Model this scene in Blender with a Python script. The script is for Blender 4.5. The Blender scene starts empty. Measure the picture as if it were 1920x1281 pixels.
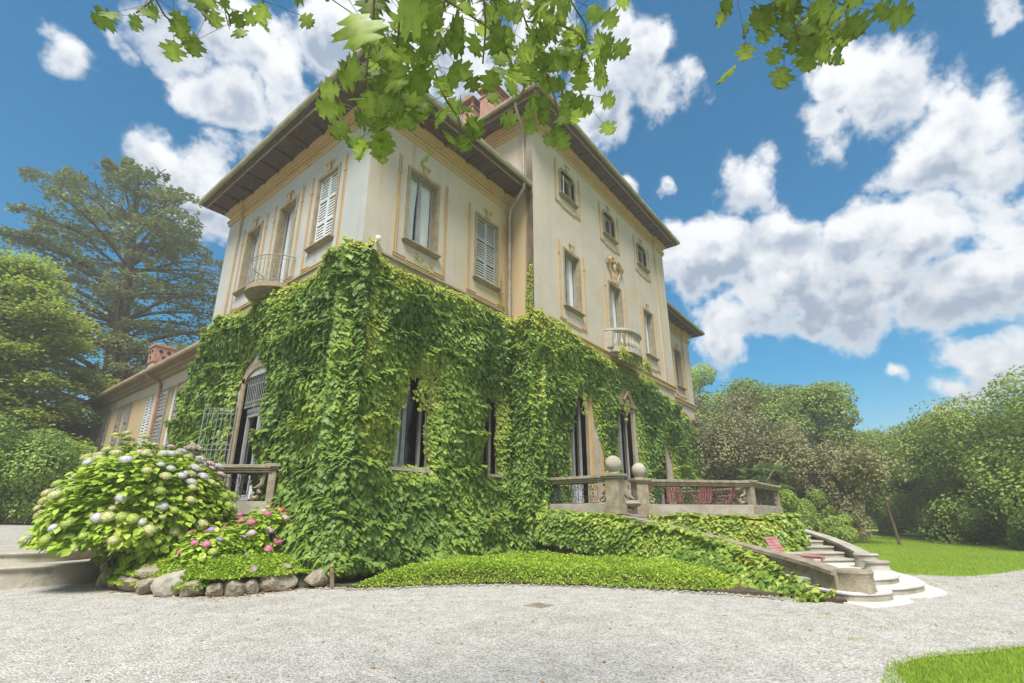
import bpy, bmesh, math, random
import numpy as np
from mathutils import Vector, Matrix, Quaternion
random.seed(7); RNG = np.random.default_rng(7)
SC = bpy.context.scene
COL = SC.collection
PI = math.pi

# ------------------------------------------------------------------ camera
cam = bpy.data.cameras.new('camera'); cam_o = bpy.data.objects.new('camera', cam); COL.objects.link(cam_o)
cam.sensor_width = 36.0; cam.lens = 36*913.8/1920; cam.shift_y = 46.7/1920
cam.clip_start = 0.05; cam.clip_end = 3000
yaw, pit = math.radians(51.53), math.radians(16.91)
cam_o.location = (0, 0, 1.4)
cam_o.rotation_euler = (PI/2+pit, 0, -yaw)
SC.camera = cam_o

# ------------------------------------------------------------------ sky, sun, exposure
SUN_EL, SUN_AZ = math.radians(56), math.atan2(-0.52, -0.85)     # direction towards the sun: x, y
sun_dir = Vector((math.cos(SUN_EL)*math.cos(SUN_AZ), math.cos(SUN_EL)*math.sin(SUN_AZ), math.sin(SUN_EL)))
w = bpy.data.worlds.new('World'); SC.world = w; w.use_nodes = True
nt = w.node_tree; N = nt.nodes; L = nt.links
for n in list(N): N.remove(n)
def nd(nt_, t, **k):
    n = nt_.nodes.new(t)
    for a, b in k.items(): setattr(n, a, b)
    return n
def mth(nt_, op, a, b=None, c=None):
    n = nt_.nodes.new('ShaderNodeMath'); n.operation = op
    for i, v in enumerate((a, b, c)):
        if v is None: continue
        if isinstance(v, (int, float)): n.inputs[i].default_value = v
        else: nt_.links.new(v, n.inputs[i])
    return n.outputs[0]
def smooth(nt_, v, a, b, lo=0.0, hi=1.0):
    n = nd(nt_, 'ShaderNodeMapRange', interpolation_type='SMOOTHSTEP')
    nt_.links.new(v, n.inputs[0]); n.inputs[1].default_value = a; n.inputs[2].default_value = b
    n.inputs[3].default_value = lo; n.inputs[4].default_value = hi
    return n.outputs[0]
CLOUDS = [
(0.777,-0.016,0.629,0.056),(0.797,-0.070,0.600,0.061),(0.843,-0.124,0.524,0.074),(0.831,-0.193,0.522,0.046),(0.858,-0.084,0.507,0.044),(0.866,-0.161,0.473,0.041),(0.799,0.013,0.601,0.044),(0.871,0.106,0.479,0.064),(0.861,0.215,0.461,0.072),(0.900,0.014,0.436,0.064),(0.913,-0.064,0.403,0.068),(0.910,-0.152,0.387,0.053),(0.913,0.128,0.388,0.088),(0.938,0.018,0.345,0.089),(0.939,-0.112,0.325,0.067),(0.907,0.221,0.359,0.054),(0.926,-0.171,0.336,0.041),(0.940,0.099,0.328,0.055),(0.831,0.240,0.501,0.037),(0.818,0.126,0.561,0.042),(0.781,0.234,0.579,0.019),(0.743,0.310,0.593,0.027),(0.629,0.225,0.744,0.065),(0.642,0.293,0.708,0.073),(0.683,0.204,0.701,0.048),(0.591,0.243,0.769,0.043),(0.164,0.688,0.707,0.056),(0.114,0.732,0.672,0.042),(0.082,0.762,0.643,0.025),(0.204,0.740,0.641,0.063),(0.276,0.698,0.661,0.072),(0.285,0.601,0.747,0.063),(0.361,0.562,0.744,0.085),(0.415,0.492,0.766,0.100),(0.513,0.443,0.735,0.075),(0.509,0.381,0.772,0.082),(0.236,0.667,0.706,0.065),(0.013,0.806,0.592,0.028),(0.176,0.827,0.535,0.044),(0.218,0.801,0.558,0.047),(0.267,0.767,0.584,0.050),(0.223,0.834,0.505,0.063),(0.272,0.839,0.471,0.041),(0.971,-0.125,0.205,0.035),(0.981,-0.084,0.173,0.032),(0.988,-0.042,0.151,0.025),(0.963,-0.153,0.222,0.026),(0.974,-0.030,0.224,0.020),(0.995,0.022,0.095,0.033),(0.763,-0.212,0.610,0.013),(0.919,0.251,0.305,0.046),(0.107,0.992,0.069,0.044),]

# node group: cloud density for a direction
cg = bpy.data.node_groups.new('cloud_density', 'ShaderNodeTree')
cg.interface.new_socket('Vector', in_out='INPUT', socket_type='NodeSocketVector')
cg.interface.new_socket('Density', in_out='OUTPUT', socket_type='NodeSocketFloat'); cg.interface.new_socket('Height', in_out='OUTPUT', socket_type='NodeSocketFloat')
gi = cg.nodes.new('NodeGroupInput'); go = cg.nodes.new('NodeGroupOutput')
warp = nd(cg, 'ShaderNodeTexNoise'); warp.inputs['Scale'].default_value = 6.5; warp.inputs['Detail'].default_value = 5
cg.links.new(gi.outputs[0], warp.inputs['Vector'])
vm = nd(cg, 'ShaderNodeVectorMath', operation='MULTIPLY_ADD')
cg.links.new(warp.outputs['Color'], vm.inputs[0]); vm.inputs[1].default_value = (.17, .17, .13)
cg.links.new(gi.outputs[0], vm.inputs[2])
sub = nd(cg, 'ShaderNodeVectorMath', operation='SUBTRACT'); cg.links.new(vm.outputs[0], sub.inputs[0]); sub.inputs[1].default_value = (.085, .085, .065)
acc = None; num = None; den = None; sz_ = nd(cg, 'ShaderNodeSeparateXYZ'); cg.links.new(sub.outputs[0], sz_.inputs[0])
for (cx_, cy_, cz_, r_) in CLOUDS:
    d = nd(cg, 'ShaderNodeVectorMath', operation='DISTANCE'); cg.links.new(sub.outputs[0], d.inputs[0]); d.inputs[1].default_value = (cx_, cy_, cz_)
    v = mth(cg, 'DIVIDE', d.outputs['Value'], r_*1.08)
    v = mth(cg, 'SUBTRACT', 1.0, v)
    if r_ < .055: v = mth(cg, 'MULTIPLY', v, .62)
    acc = v if acc is None else mth(cg, 'MAXIMUM', acc, v)
    wg = mth(cg, 'POWER', mth(cg, 'MAXIMUM', mth(cg, 'ADD', v, .15), 0.0), 2.0); rl = mth(cg, 'MULTIPLY', wg, mth(cg, 'MULTIPLY_ADD', sz_.outputs[2], 1/r_, -cz_/r_))
    num = rl if num is None else mth(cg, 'ADD', num, rl); den = wg if den is None else mth(cg, 'ADD', den, wg)
# cloud cover added outside the frame, behind the camera, for brighter fill light
big = nd(cg, 'ShaderNodeTexNoise'); big.inputs['Scale'].default_value = 2.6; big.inputs['Detail'].default_value = 3
cg.links.new(gi.outputs[0], big.inputs['Vector'])
dt = nd(cg, 'ShaderNodeVectorMath', operation='DOT_PRODUCT'); cg.links.new(gi.outputs[0], dt.inputs[0]); dt.inputs[1].default_value = (.75, .6, .3)
beh = smooth(cg, dt.outputs['Value'], .35, .0)
bg = mth(cg, 'MULTIPLY', mth(cg, 'MULTIPLY_ADD', big.outputs['Fac'], 4.0, -1.45), beh)
acc = mth(cg, 'MAXIMUM', acc, mth(cg, 'SUBTRACT', bg, mth(cg, 'MULTIPLY', mth(cg, 'SUBTRACT', 1.0, beh), 1.0)))
fb = nd(cg, 'ShaderNodeTexNoise'); fb.inputs['Scale'].default_value = 10; fb.inputs['Detail'].default_value = 11; fb.inputs['Roughness'].default_value = .63
cg.links.new(gi.outputs[0], fb.inputs['Vector'])
bil = mth(cg, 'MULTIPLY_ADD', fb.outputs['Fac'], 2.6, -1.27)
acc = mth(cg, 'ADD', mth(cg, 'MULTIPLY', acc, 1.25), bil)
cg.links.new(acc, go.inputs[0]); cg.links.new(mth(cg, 'DIVIDE', num, mth(cg, 'ADD', den, .02)), go.inputs[1])
tc = nd(nt, 'ShaderNodeTexCoord')
def dens(off):
    a = nd(nt, 'ShaderNodeVectorMath', operation='ADD'); L.new(tc.outputs['Generated'], a.inputs[0]); a.inputs[1].default_value = off
    g = nd(nt, 'ShaderNodeGroup'); g.node_tree = cg; L.new(a.outputs[0], g.inputs[0]); return g
g0 = dens((0, 0, 0)); d0 = g0.outputs[0]; d1 = dens((-.012, -.01, .055)).outputs[0]
mask = smooth(nt, d0, -.08, .48)
lit = mth(nt, 'SUBTRACT', d0, d1)
lit = smooth(nt, lit, -.12, .50)
thick = smooth(nt, d0, .15, .95)
fine = nd(nt, 'ShaderNodeTexNoise'); fine.inputs['Scale'].default_value = 16; fine.inputs['Detail'].default_value = 8; fine.inputs['Roughness'].default_value = .6; L.new(tc.outputs['Generated'], fine.inputs['Vector'])
rel = mth(nt, 'ADD', g0.outputs[1], mth(nt, 'MULTIPLY_ADD', fine.outputs['Fac'], 2.4, -1.2))
base_ = smooth(nt, rel, .42, -.50)
shade = mth(nt, 'MULTIPLY', mth(nt, 'ADD', mth(nt, 'MULTIPLY', base_, .92), mth(nt, 'MULTIPLY', mth(nt, 'SUBTRACT', 1.0, lit), .42)), mth(nt, 'MULTIPLY_ADD', thick, .75, .25))
shade = mth(nt, 'MINIMUM', shade, 1.0)
ccol = nd(nt, 'ShaderNodeMix', data_type='RGBA'); L.new(shade, ccol.inputs['Factor'])
ccol.inputs['A'].default_value = (.90, .92, .94, 1); ccol.inputs['B'].default_value = (.33, .41, .53, 1)
sky = nd(nt, 'ShaderNodeTexSky', sky_type='NISHITA'); sky.sun_disc = False
sky.sun_elevation = SUN_EL; sky.sun_rotation = PI/2 - SUN_AZ; sky.altitude = 250; sky.air_density = 1.1; sky.dust_density = .7; sky.ozone_density = 2.2
hs = nd(nt, 'ShaderNodeHueSaturation'); hs.inputs['Saturation'].default_value = 1.72; hs.inputs['Value'].default_value = .285
hs.inputs['Hue'].default_value = .484
L.new(sky.outputs[0], hs.inputs['Color'])
SKY_STRENGTH = .10
cs = nd(nt, 'ShaderNodeVectorMath', operation='SCALE'); L.new(ccol.outputs['Result'], cs.inputs[0]); cs.inputs['Scale'].default_value = .218/SKY_STRENGTH
mx = nd(nt, 'ShaderNodeMix', data_type='RGBA'); L.new(mask, mx.inputs['Factor']); L.new(hs.outputs[0], mx.inputs['A']); L.new(cs.outputs[0], mx.inputs['B'])
bgn = nd(nt, 'ShaderNodeBackground'); L.new(mx.outputs['Result'], bgn.inputs[0]); bgn.inputs[1].default_value = SKY_STRENGTH
wo = nd(nt, 'ShaderNodeOutputWorld'); L.new(bgn.outputs[0], wo.inputs[0])
w.cycles.sampling_method = 'MANUAL'; w.cycles.sample_map_resolution = 512

sl = bpy.data.lights.new('sun', 'SUN'); so = bpy.data.objects.new('sun', sl); COL.objects.link(so)
sl.energy = 1.5; sl.angle = math.radians(22); sl.color = (1.0, .95, .86)
so.rotation_euler = sun_dir.to_track_quat('Z', 'Y').to_euler()
SC.view_settings.view_transform = 'Standard'; SC.view_settings.look = 'None'
SC.view_settings.exposure = 2.38; SC.view_settings.gamma = 1.0; SC.view_settings.use_curve_mapping = False
SC.render.engine = 'CYCLES'
SC.cycles.max_bounces = 6; SC.cycles.transparent_max_bounces = 8; SC.cycles.diffuse_bounces = 4

# ------------------------------------------------------------------ materials
def srgb(r, g, b): return tuple((c/255/12.92 if c/255 <= .04045 else ((c/255+.055)/1.055)**2.4) for c in (r, g, b)) + (1,)
def mat(name, c1, c2=None, rough=.85, scale=3.0, detail=6, bump=0.0, bscale=30, c3=None, s3=.7, t3=(.55, .75), metal=0, spec=.3, stretch=None, bdist=.02, streak=0):
    m = bpy.data.materials.new(name); m.use_nodes = True; t = m.node_tree; P = t.nodes['Principled BSDF']
    P.inputs['Roughness'].default_value = rough; P.inputs['Metallic'].default_value = metal; P.inputs['Specular IOR Level'].default_value = spec
    if len(c1) == 3: c1 = (*c1, 1)
    co = nd(t, 'ShaderNodeNewGeometry').outputs['Position']
    if stretch:
        v = nd(t, 'ShaderNodeVectorMath', operation='MULTIPLY'); t.links.new(co, v.inputs[0]); v.inputs[1].default_value = stretch; co = v.outputs[0]
    out = None
    if c2:
        if len(c2) == 3: c2 = (*c2, 1)
        n = nd(t, 'ShaderNodeTexNoise'); n.inputs['Scale'].default_value = scale; n.inputs['Detail'].default_value = detail; n.inputs['Roughness'].default_value = .62
        t.links.new(co, n.inputs['Vector'])
        x = nd(t, 'ShaderNodeMix', data_type='RGBA'); t.links.new(smooth(t, n.outputs['Fac'], .33, .67), x.inputs['Factor'])
        x.inputs['A'].default_value = c1; x.inputs['B'].default_value = c2; out = x.outputs['Result']
        if c3:
            if len(c3) == 3: c3 = (*c3, 1)
            n = nd(t, 'ShaderNodeTexNoise'); n.inputs['Scale'].default_value = s3; n.inputs['Detail'].default_value = 8; n.inputs['Roughness'].default_value = .65
            t.links.new(co, n.inputs['Vector'])
            y = nd(t, 'ShaderNodeMix', data_type='RGBA'); t.links.new(smooth(t, n.outputs['Fac'], *t3), y.inputs['Factor'])
            t.links.new(out, y.inputs['A']); y.inputs['B'].default_value = c3; out = y.outputs['Result']
        if streak:   # rain streaks and grime: the wall's own dirt
            v = nd(t, 'ShaderNodeVectorMath', operation='MULTIPLY'); t.links.new(co, v.inputs[0]); v.inputs[1].default_value = (2.6, 2.6, .16)
            n = nd(t, 'ShaderNodeTexNoise'); n.inputs['Scale'].default_value = 1.6; n.inputs['Detail'].default_value = 7; n.inputs['Roughness'].default_value = .6; t.links.new(v.outputs[0], n.inputs['Vector'])
            y = nd(t, 'ShaderNodeMix', data_type='RGBA', blend_type='MULTIPLY'); t.links.new(smooth(t, n.outputs['Fac'], .50, .78, 0, streak), y.inputs['Factor'])
            t.links.new(out, y.inputs['A']); y.inputs['B'].default_value = (.62, .52, .40, 1); out = y.outputs['Result']
            n = nd(t, 'ShaderNodeTexNoise'); n.inputs['Scale'].default_value = 5; n.inputs['Detail'].default_value = 9; n.inputs['Roughness'].default_value = .7; t.links.new(co, n.inputs['Vector'])
            y = nd(t, 'ShaderNodeMix', data_type='RGBA', blend_type='MULTIPLY'); t.links.new(smooth(t, n.outputs['Fac'], .58, .72, 0, .35), y.inputs['Factor'])
            t.links.new(out, y.inputs['A']); y.inputs['B'].default_value = (.60, .52, .42, 1); out = y.outputs['Result']
        t.links.new(out, P.inputs['Base Color'])
    else: P.inputs['Base Color'].default_value = c1
    if bump:
        n = nd(t, 'ShaderNodeTexNoise'); n.inputs['Scale'].default_value = bscale; n.inputs['Detail'].default_value = 6; t.links.new(co, n.inputs['Vector'])
        b = nd(t, 'ShaderNodeBump'); b.inputs['Strength'].default_value = bump; b.inputs['Distance'].default_value = bdist
        t.links.new(n.outputs['Fac'], b.inputs['Height']); t.links.new(b.outputs[0], P.inputs['Normal'])
    return m
def leafmat(name, cols, trans=.3, rough=.5, spec=.25, patch=.0, pcol=None, pscale=.5, mottle=0):
    """colour from the leaf's own 'tint' attribute (0..1) through a ramp, translucent"""
    m = bpy.data.materials.new(name); m.use_nodes = True; t = m.node_tree; P = t.nodes['Principled BSDF']; O = t.nodes['Material Output']
    a = nd(t, 'ShaderNodeAttribute', attribute_name='tint')
    r = nd(t, 'ShaderNodeValToRGB'); t.links.new(a.outputs['Fac'], r.inputs[0])
    e = r.color_ramp.elements
    while len(e) < len(cols): e.new(.5)
    for i, c in enumerate(cols):
        e[i].position = i/(len(cols)-1); e[i].color = (*c[:3], 1)
    out = r.outputs[0]
    if pcol:
        n = nd(t, 'ShaderNodeTexNoise'); n.inputs['Scale'].default_value = pscale; n.inputs['Detail'].default_value = 3
        t.links.new(nd(t, 'ShaderNodeNewGeometry').outputs['Position'], n.inputs['Vector'])
        x = nd(t, 'ShaderNodeMix', data_type='RGBA'); t.links.new(smooth(t, n.outputs['Fac'], .45, .7, 0, patch), x.inputs['Factor'])
        t.links.new(out, x.inputs['A']); x.inputs['B'].default_value = (*pcol, 1); out = x.outputs['Result']
    if mottle:
        n = nd(t, 'ShaderNodeTexNoise'); n.inputs['Scale'].default_value = 38; n.inputs['Detail'].default_value = 5; t.links.new(nd(t, 'ShaderNodeNewGeometry').outputs['Position'], n.inputs['Vector'])
        x = nd(t, 'ShaderNodeMix', data_type='RGBA', blend_type='MULTIPLY'); t.links.new(smooth(t, n.outputs['Fac'], .48, .70, 0, mottle), x.inputs['Factor']); t.links.new(out, x.inputs['A']); x.inputs['B'].default_value = (.62, .55, .30, 1); out = x.outputs['Result']
    P.inputs['Roughness'].default_value = rough; P.inputs['Specular IOR Level'].default_value = spec
    t.links.new(out, P.inputs['Base Color'])
    tr = nd(t, 'ShaderNodeBsdfTranslucent'); hsv = nd(t, 'ShaderNodeHueSaturation'); hsv.inputs['Hue'].default_value = .485; hsv.inputs['Value'].default_value = 1.35
    t.links.new(out, hsv.inputs['Color']); t.links.new(hsv.outputs[0], tr.inputs[0])
    mx = nd(t, 'ShaderNodeMixShader'); mx.inputs[0].default_value = trans
    t.links.new(P.outputs[0], mx.inputs[1]); t.links.new(tr.outputs[0], mx.inputs[2]); t.links.new(mx.outputs[0], O.inputs[0])
    return m
M = {}
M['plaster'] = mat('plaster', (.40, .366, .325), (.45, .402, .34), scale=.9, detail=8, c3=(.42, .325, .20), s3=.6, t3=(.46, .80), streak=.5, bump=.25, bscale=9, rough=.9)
M['plaster_shade_side'] = mat('plaster_shade_side', (.325, .345, .348), (.375, .380, .365), scale=.8, detail=8, c3=(.37, .305, .21), s3=.5, t3=(.52, .84), streak=.5, bump=.25, bscale=9, rough=.9)  # same plaster, cooler and darker: the side front's shade put into the colour
M['plaster_warm'] = mat('plaster_warm', (.38, .31, .20), (.38, .275, .15), scale=.7, detail=8, c3=(.36, .24, .11), s3=1.1, t3=(.55, .8), bump=.25, bscale=9, rough=.92)
M['plaster_stained'] = mat('plaster_stained', (.24, .18, .11), (.12, .09, .06), scale=1.2, detail=9, c3=(.09, .07, .05), s3=1.3, t3=(.38, .62), bump=.3, bscale=9, rough=.93, stretch=(2.2, 2.2, .18))
M['ochre'] = mat('ochre_plaster', (.42, .275, .125), (.45, .32, .17), scale=1.2, rough=.85, bump=.2, bscale=20, c3=(.30, .22, .13), s3=2.2, t3=(.55, .8))
M['frame_stone'] = mat('frame_stone', (.22, .175, .105), (.29, .24, .16), scale=4, rough=.85, bump=.2, bscale=24)
def stain(base, name, spots):
    """a copy of a wall material with weather stains at fixed places: (axis, a0, a1, b1, b0, ztop, colour, strength)"""
    m = M[base].copy(); m.name = name; t = m.node_tree; P = t.nodes['Principled BSDF']; out = P.inputs['Base Color'].links[0].from_socket
    pos = nd(t, 'ShaderNodeNewGeometry').outputs['Position']; sp = nd(t, 'ShaderNodeSeparateXYZ'); t.links.new(pos, sp.inputs[0])
    v = nd(t, 'ShaderNodeVectorMath', operation='MULTIPLY'); t.links.new(pos, v.inputs[0]); v.inputs[1].default_value = (1.5, 1.5, .35)
    n = nd(t, 'ShaderNodeTexNoise'); n.inputs['Scale'].default_value = 2.0; n.inputs['Detail'].default_value = 9; n.inputs['Roughness'].default_value = .65; t.links.new(v.outputs[0], n.inputs['Vector'])
    for ax, a0, a1, b1, b0, zt, colr, k in spots:
        c = mth(t, 'MULTIPLY_ADD', n.outputs['Fac'], (a1-a0)*.9+.1, sp.outputs[ax]); c = mth(t, 'SUBTRACT', c, ((a1-a0)*.9+.1)*.5)
        f = mth(t, 'MULTIPLY', smooth(t, c, a0, a1), smooth(t, c, b0, b1)); zz = mth(t, 'MULTIPLY_ADD', n.outputs['Fac'], 3.0, sp.outputs[2])
        f = mth(t, 'MULTIPLY', f, smooth(t, zz, zt+2.6, zt+.6)); f = mth(t, 'MULTIPLY', f, smooth(t, n.outputs['Fac'], .25, .60, k*.62, k))
        y = nd(t, 'ShaderNodeMix', data_type='RGBA'); t.links.new(f, y.inputs['Factor']); t.links.new(out, y.inputs['A']); y.inputs['B'].default_value = (*colr, 1); out = y.outputs['Result']
    t.links.new(out, P.inputs['Base Color']); M[name] = m
stain('plaster', 'plaster_front', [(0, 9.6, 12.2, 13.5, 14, 12.9, (.42, .33, .20), .85), (0, 12.0, 12.5, 13.5, 14, 12.6, (.30, .21, .11), .6)])
stain('plaster', 'plaster_return', [(1, 8.0, 8.5, 10.4, 12, 13.0, (.40, .30, .17), .95), (1, 8.9, 9.12, 9.36, 9.56, 14.6, (.07, .052, .035), 1.0)])
M['stone'] = mat('weathered_stone', (.19, .165, .115), (.30, .265, .20), scale=5, detail=9, rough=.92, bump=.6, bscale=26, c3=(.16, .14, .09), s3=3.2, t3=(.56, .74))
M['pale_stone'] = mat('pale_stone', (.28, .26, .21), (.38, .36, .31), scale=2.6, detail=9, rough=.9, bump=.35, bscale=22, c3=(.30, .28, .21), s3=1.6, t3=(.6, .8))
M['step_stone'] = mat('step_stone', (.25, .225, .18), (.35, .33, .28), scale=3, detail=9, rough=.9, bump=.35, bscale=30, c3=(.27, .24, .17), s3=2.2, t3=(.56, .76))
M['marble'] = mat('pale_marble', (.46, .45, .42), (.56, .55, .52), scale=2, detail=8, rough=.7, bump=.15, bscale=18)
M['wall_stone'] = mat('mossy_wall_render', (.17, .14, .09), (.29, .25, .18), scale=2.2, detail=9, rough=.95, bump=.7, bscale=16, c3=(.10, .09, .05), s3=1.6, t3=(.5, .7))
M['wall_render'] = mat('cracked_render', (.36, .335, .265), (.46, .43, .36), scale=2.2, detail=9, rough=.95, bump=.8, bscale=10, c3=(.12, .11, .07), s3=1.6, t3=(.55, .75), streak=.5)
M['rock'] = mat('rock', (.19, .16, .115), (.32, .285, .225), scale=7, detail=10, rough=.95, bump=.9, bscale=14, c3=(.14, .13, .08), s3=4, t3=(.52, .68), bdist=.04)
M['wood_dark'] = mat('eave_wood', (.055, .040, .030), (.10, .070, .050), scale=2.5, rough=.8, bump=.2, bscale=30, stretch=(3, 3, 3))
M['wood_lit_edge'] = mat('lit_eave_board', (.22, .18, .155), (.30, .26, .22), scale=3, rough=.8)  # lighter than the eave wood: light on the board edge put into colour
M['gutter'] = mat('gutter_metal', (.30, .28, .19), (.21, .19, .12), scale=1.8, rough=.6, spec=.4)
M['pipe'] = mat('pipe_metal', (.33, .31, .25), (.21, .19, .14), scale=2.4, rough=.55, spec=.4)
M['copper'] = mat('rusty_pipe', (.22, .10, .06), (.30, .15, .09), scale=4, rough=.7)
M['tile'] = mat('roof_tile', (.24, .12, .07), (.32, .19, .12), scale=4, rough=.9, bump=.5, bscale=12, c3=(.20, .14, .09), s3=3, t3=(.5, .7))
M['brick'] = mat('chimney_brick', (.30, .15, .11), (.37, .23, .18), scale=5, rough=.92, bump=.4, bscale=20)
M['mortar'] = mat('chimney_plaster', (.50, .44, .38), (.40, .28, .22), scale=4, rough=.92, bump=.3)
M['sash'] = mat('sash_paint', (.25, .26, .27), (.31, .32, .33), scale=5, rough=.55)
M['sash_dark'] = mat('dark_sash_paint', (.16, .17, .18), (.22, .23, .25), scale=5, rough=.5)
M['shutter'] = mat('shutter_paint', (.27, .285, .29), (.33, .345, .345), scale=4, rough=.6)
M['shutter_white'] = mat('white_shutter_paint', (.46, .49, .52), (.55, .57, .59), scale=4, rough=.6)
M['shutter_grey'] = mat('grey_shutter_paint', (.17, .18, .185), (.23, .24, .25), scale=3, rough=.65)
M['dark'] = mat('dark_shade', (.02, .018, .016), rough=1)  # near-black that stands for shade in rooms and holes
M['curtain'] = mat('white_curtain', (.78, .79, .80), (.86, .86, .86), scale=4, rough=.9, stretch=(6, 6, .6))
M['iron'] = mat('grey_iron', (.26, .29, .29), (.17, .19, .19), scale=6, rough=.5, metal=.2)
M['iron_dark'] = mat('dark_iron', (.055, .055, .055), (.10, .095, .09), scale=6, rough=.6, metal=.3)
M['red_paint'] = mat('faded_red_paint', (.36, .09, .09), (.42, .15, .14), scale=5, rough=.6)
M['red_faded'] = mat('sun_bleached_red', (.38, .21, .21), (.32, .12, .12), scale=5, rough=.7)
M['white_paint'] = mat('white_paint', (.75, .75, .73), rough=.5)
M['bark'] = mat('bark', (.07, .055, .038), (.12, .095, .065), scale=6, detail=9, rough=.95, bump=.8, bscale=14, stretch=(3, 3, .7))
M['vine_bark'] = mat('vine_bark', (.10, .075, .05), (.17, .13, .09), scale=8, rough=.95, bump=.6, bscale=30)
M['twig'] = mat('twig', (.13, .12, .06), (.20, .17, .09), scale=8, rough=.9)
M['soil'] = mat('garden_soil', (.055, .042, .028), (.10, .08, .05), scale=6, rough=1, bump=.8, bscale=18)
M['vine_backing'] = mat('vine_dark_backing', (.05, .085, .025), (.09, .14, .04), scale=7, detail=8, rough=1, bump=1, bscale=14, bdist=.08)  # dark green with the vine's inner shade put into the colour
def glassmat(name, tint, refl, alpha_dark):
    m = bpy.data.materials.new(name); m.use_nodes = True; t = m.node_tree; O = t.nodes['Material Output']; t.nodes.remove(t.nodes['Principled BSDF'])
    tr = nd(t, 'ShaderNodeBsdfTransparent'); tr.inputs[0].default_value = tint
    gl = nd(t, 'ShaderNodeBsdfGlossy'); gl.inputs['Roughness'].default_value = .03; gl.inputs[0].default_value = (.9, .93, .95, 1)
    lw = nd(t, 'ShaderNodeLayerWeight'); lw.inputs[0].default_value = .35
    f = mth(t, 'MULTIPLY_ADD', lw.outputs['Fresnel'], .45, refl)
    mx = nd(t, 'ShaderNodeMixShader'); t.links.new(f, mx.inputs[0]); t.links.new(tr.outputs[0], mx.inputs[1]); t.links.new(gl.outputs[0], mx.inputs[2])
    t.links.new(mx.outputs[0], O.inputs[0]); return m
M['glass'] = glassmat('window_glass', (.93, .95, .96, 1), .03, 0)

# ------------------------------------------------------------------ object helpers
ORG = {}
def tag(o, label=None, cat=None, group=None, kind=None):
    if label: o['label'] = label
    if cat: o['category'] = cat
    if group: o['group'] = group
    if kind: o['kind'] = kind
    return o
def thing(name, label, cat, loc=(0, 0, 0), group=None):
    o = bpy.data.objects.new(name, None); COL.objects.link(o); o.location = loc; o.empty_display_size = .3
    ORG[o.name] = Vector(loc); return tag(o, label, cat, group)
def org(o): return ORG.get(o.name, Vector((0, 0, 0))) if o else Vector((0, 0, 0))
def link(name, me, parent=None, M_=None, kind=None, label=None):
    """mesh object; M_ is its world matrix, parents are never rotated"""
    o = bpy.data.objects.new(name, me); COL.objects.link(o)
    if parent: o.parent = parent
    og = org(parent)
    o.matrix_basis = Matrix.Translation(-og) @ (M_ if M_ else Matrix())
    ORG[o.name] = og + o.location if True else og
    if kind: o['kind'] = kind
    if label: o['label'] = label
    return o
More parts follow.
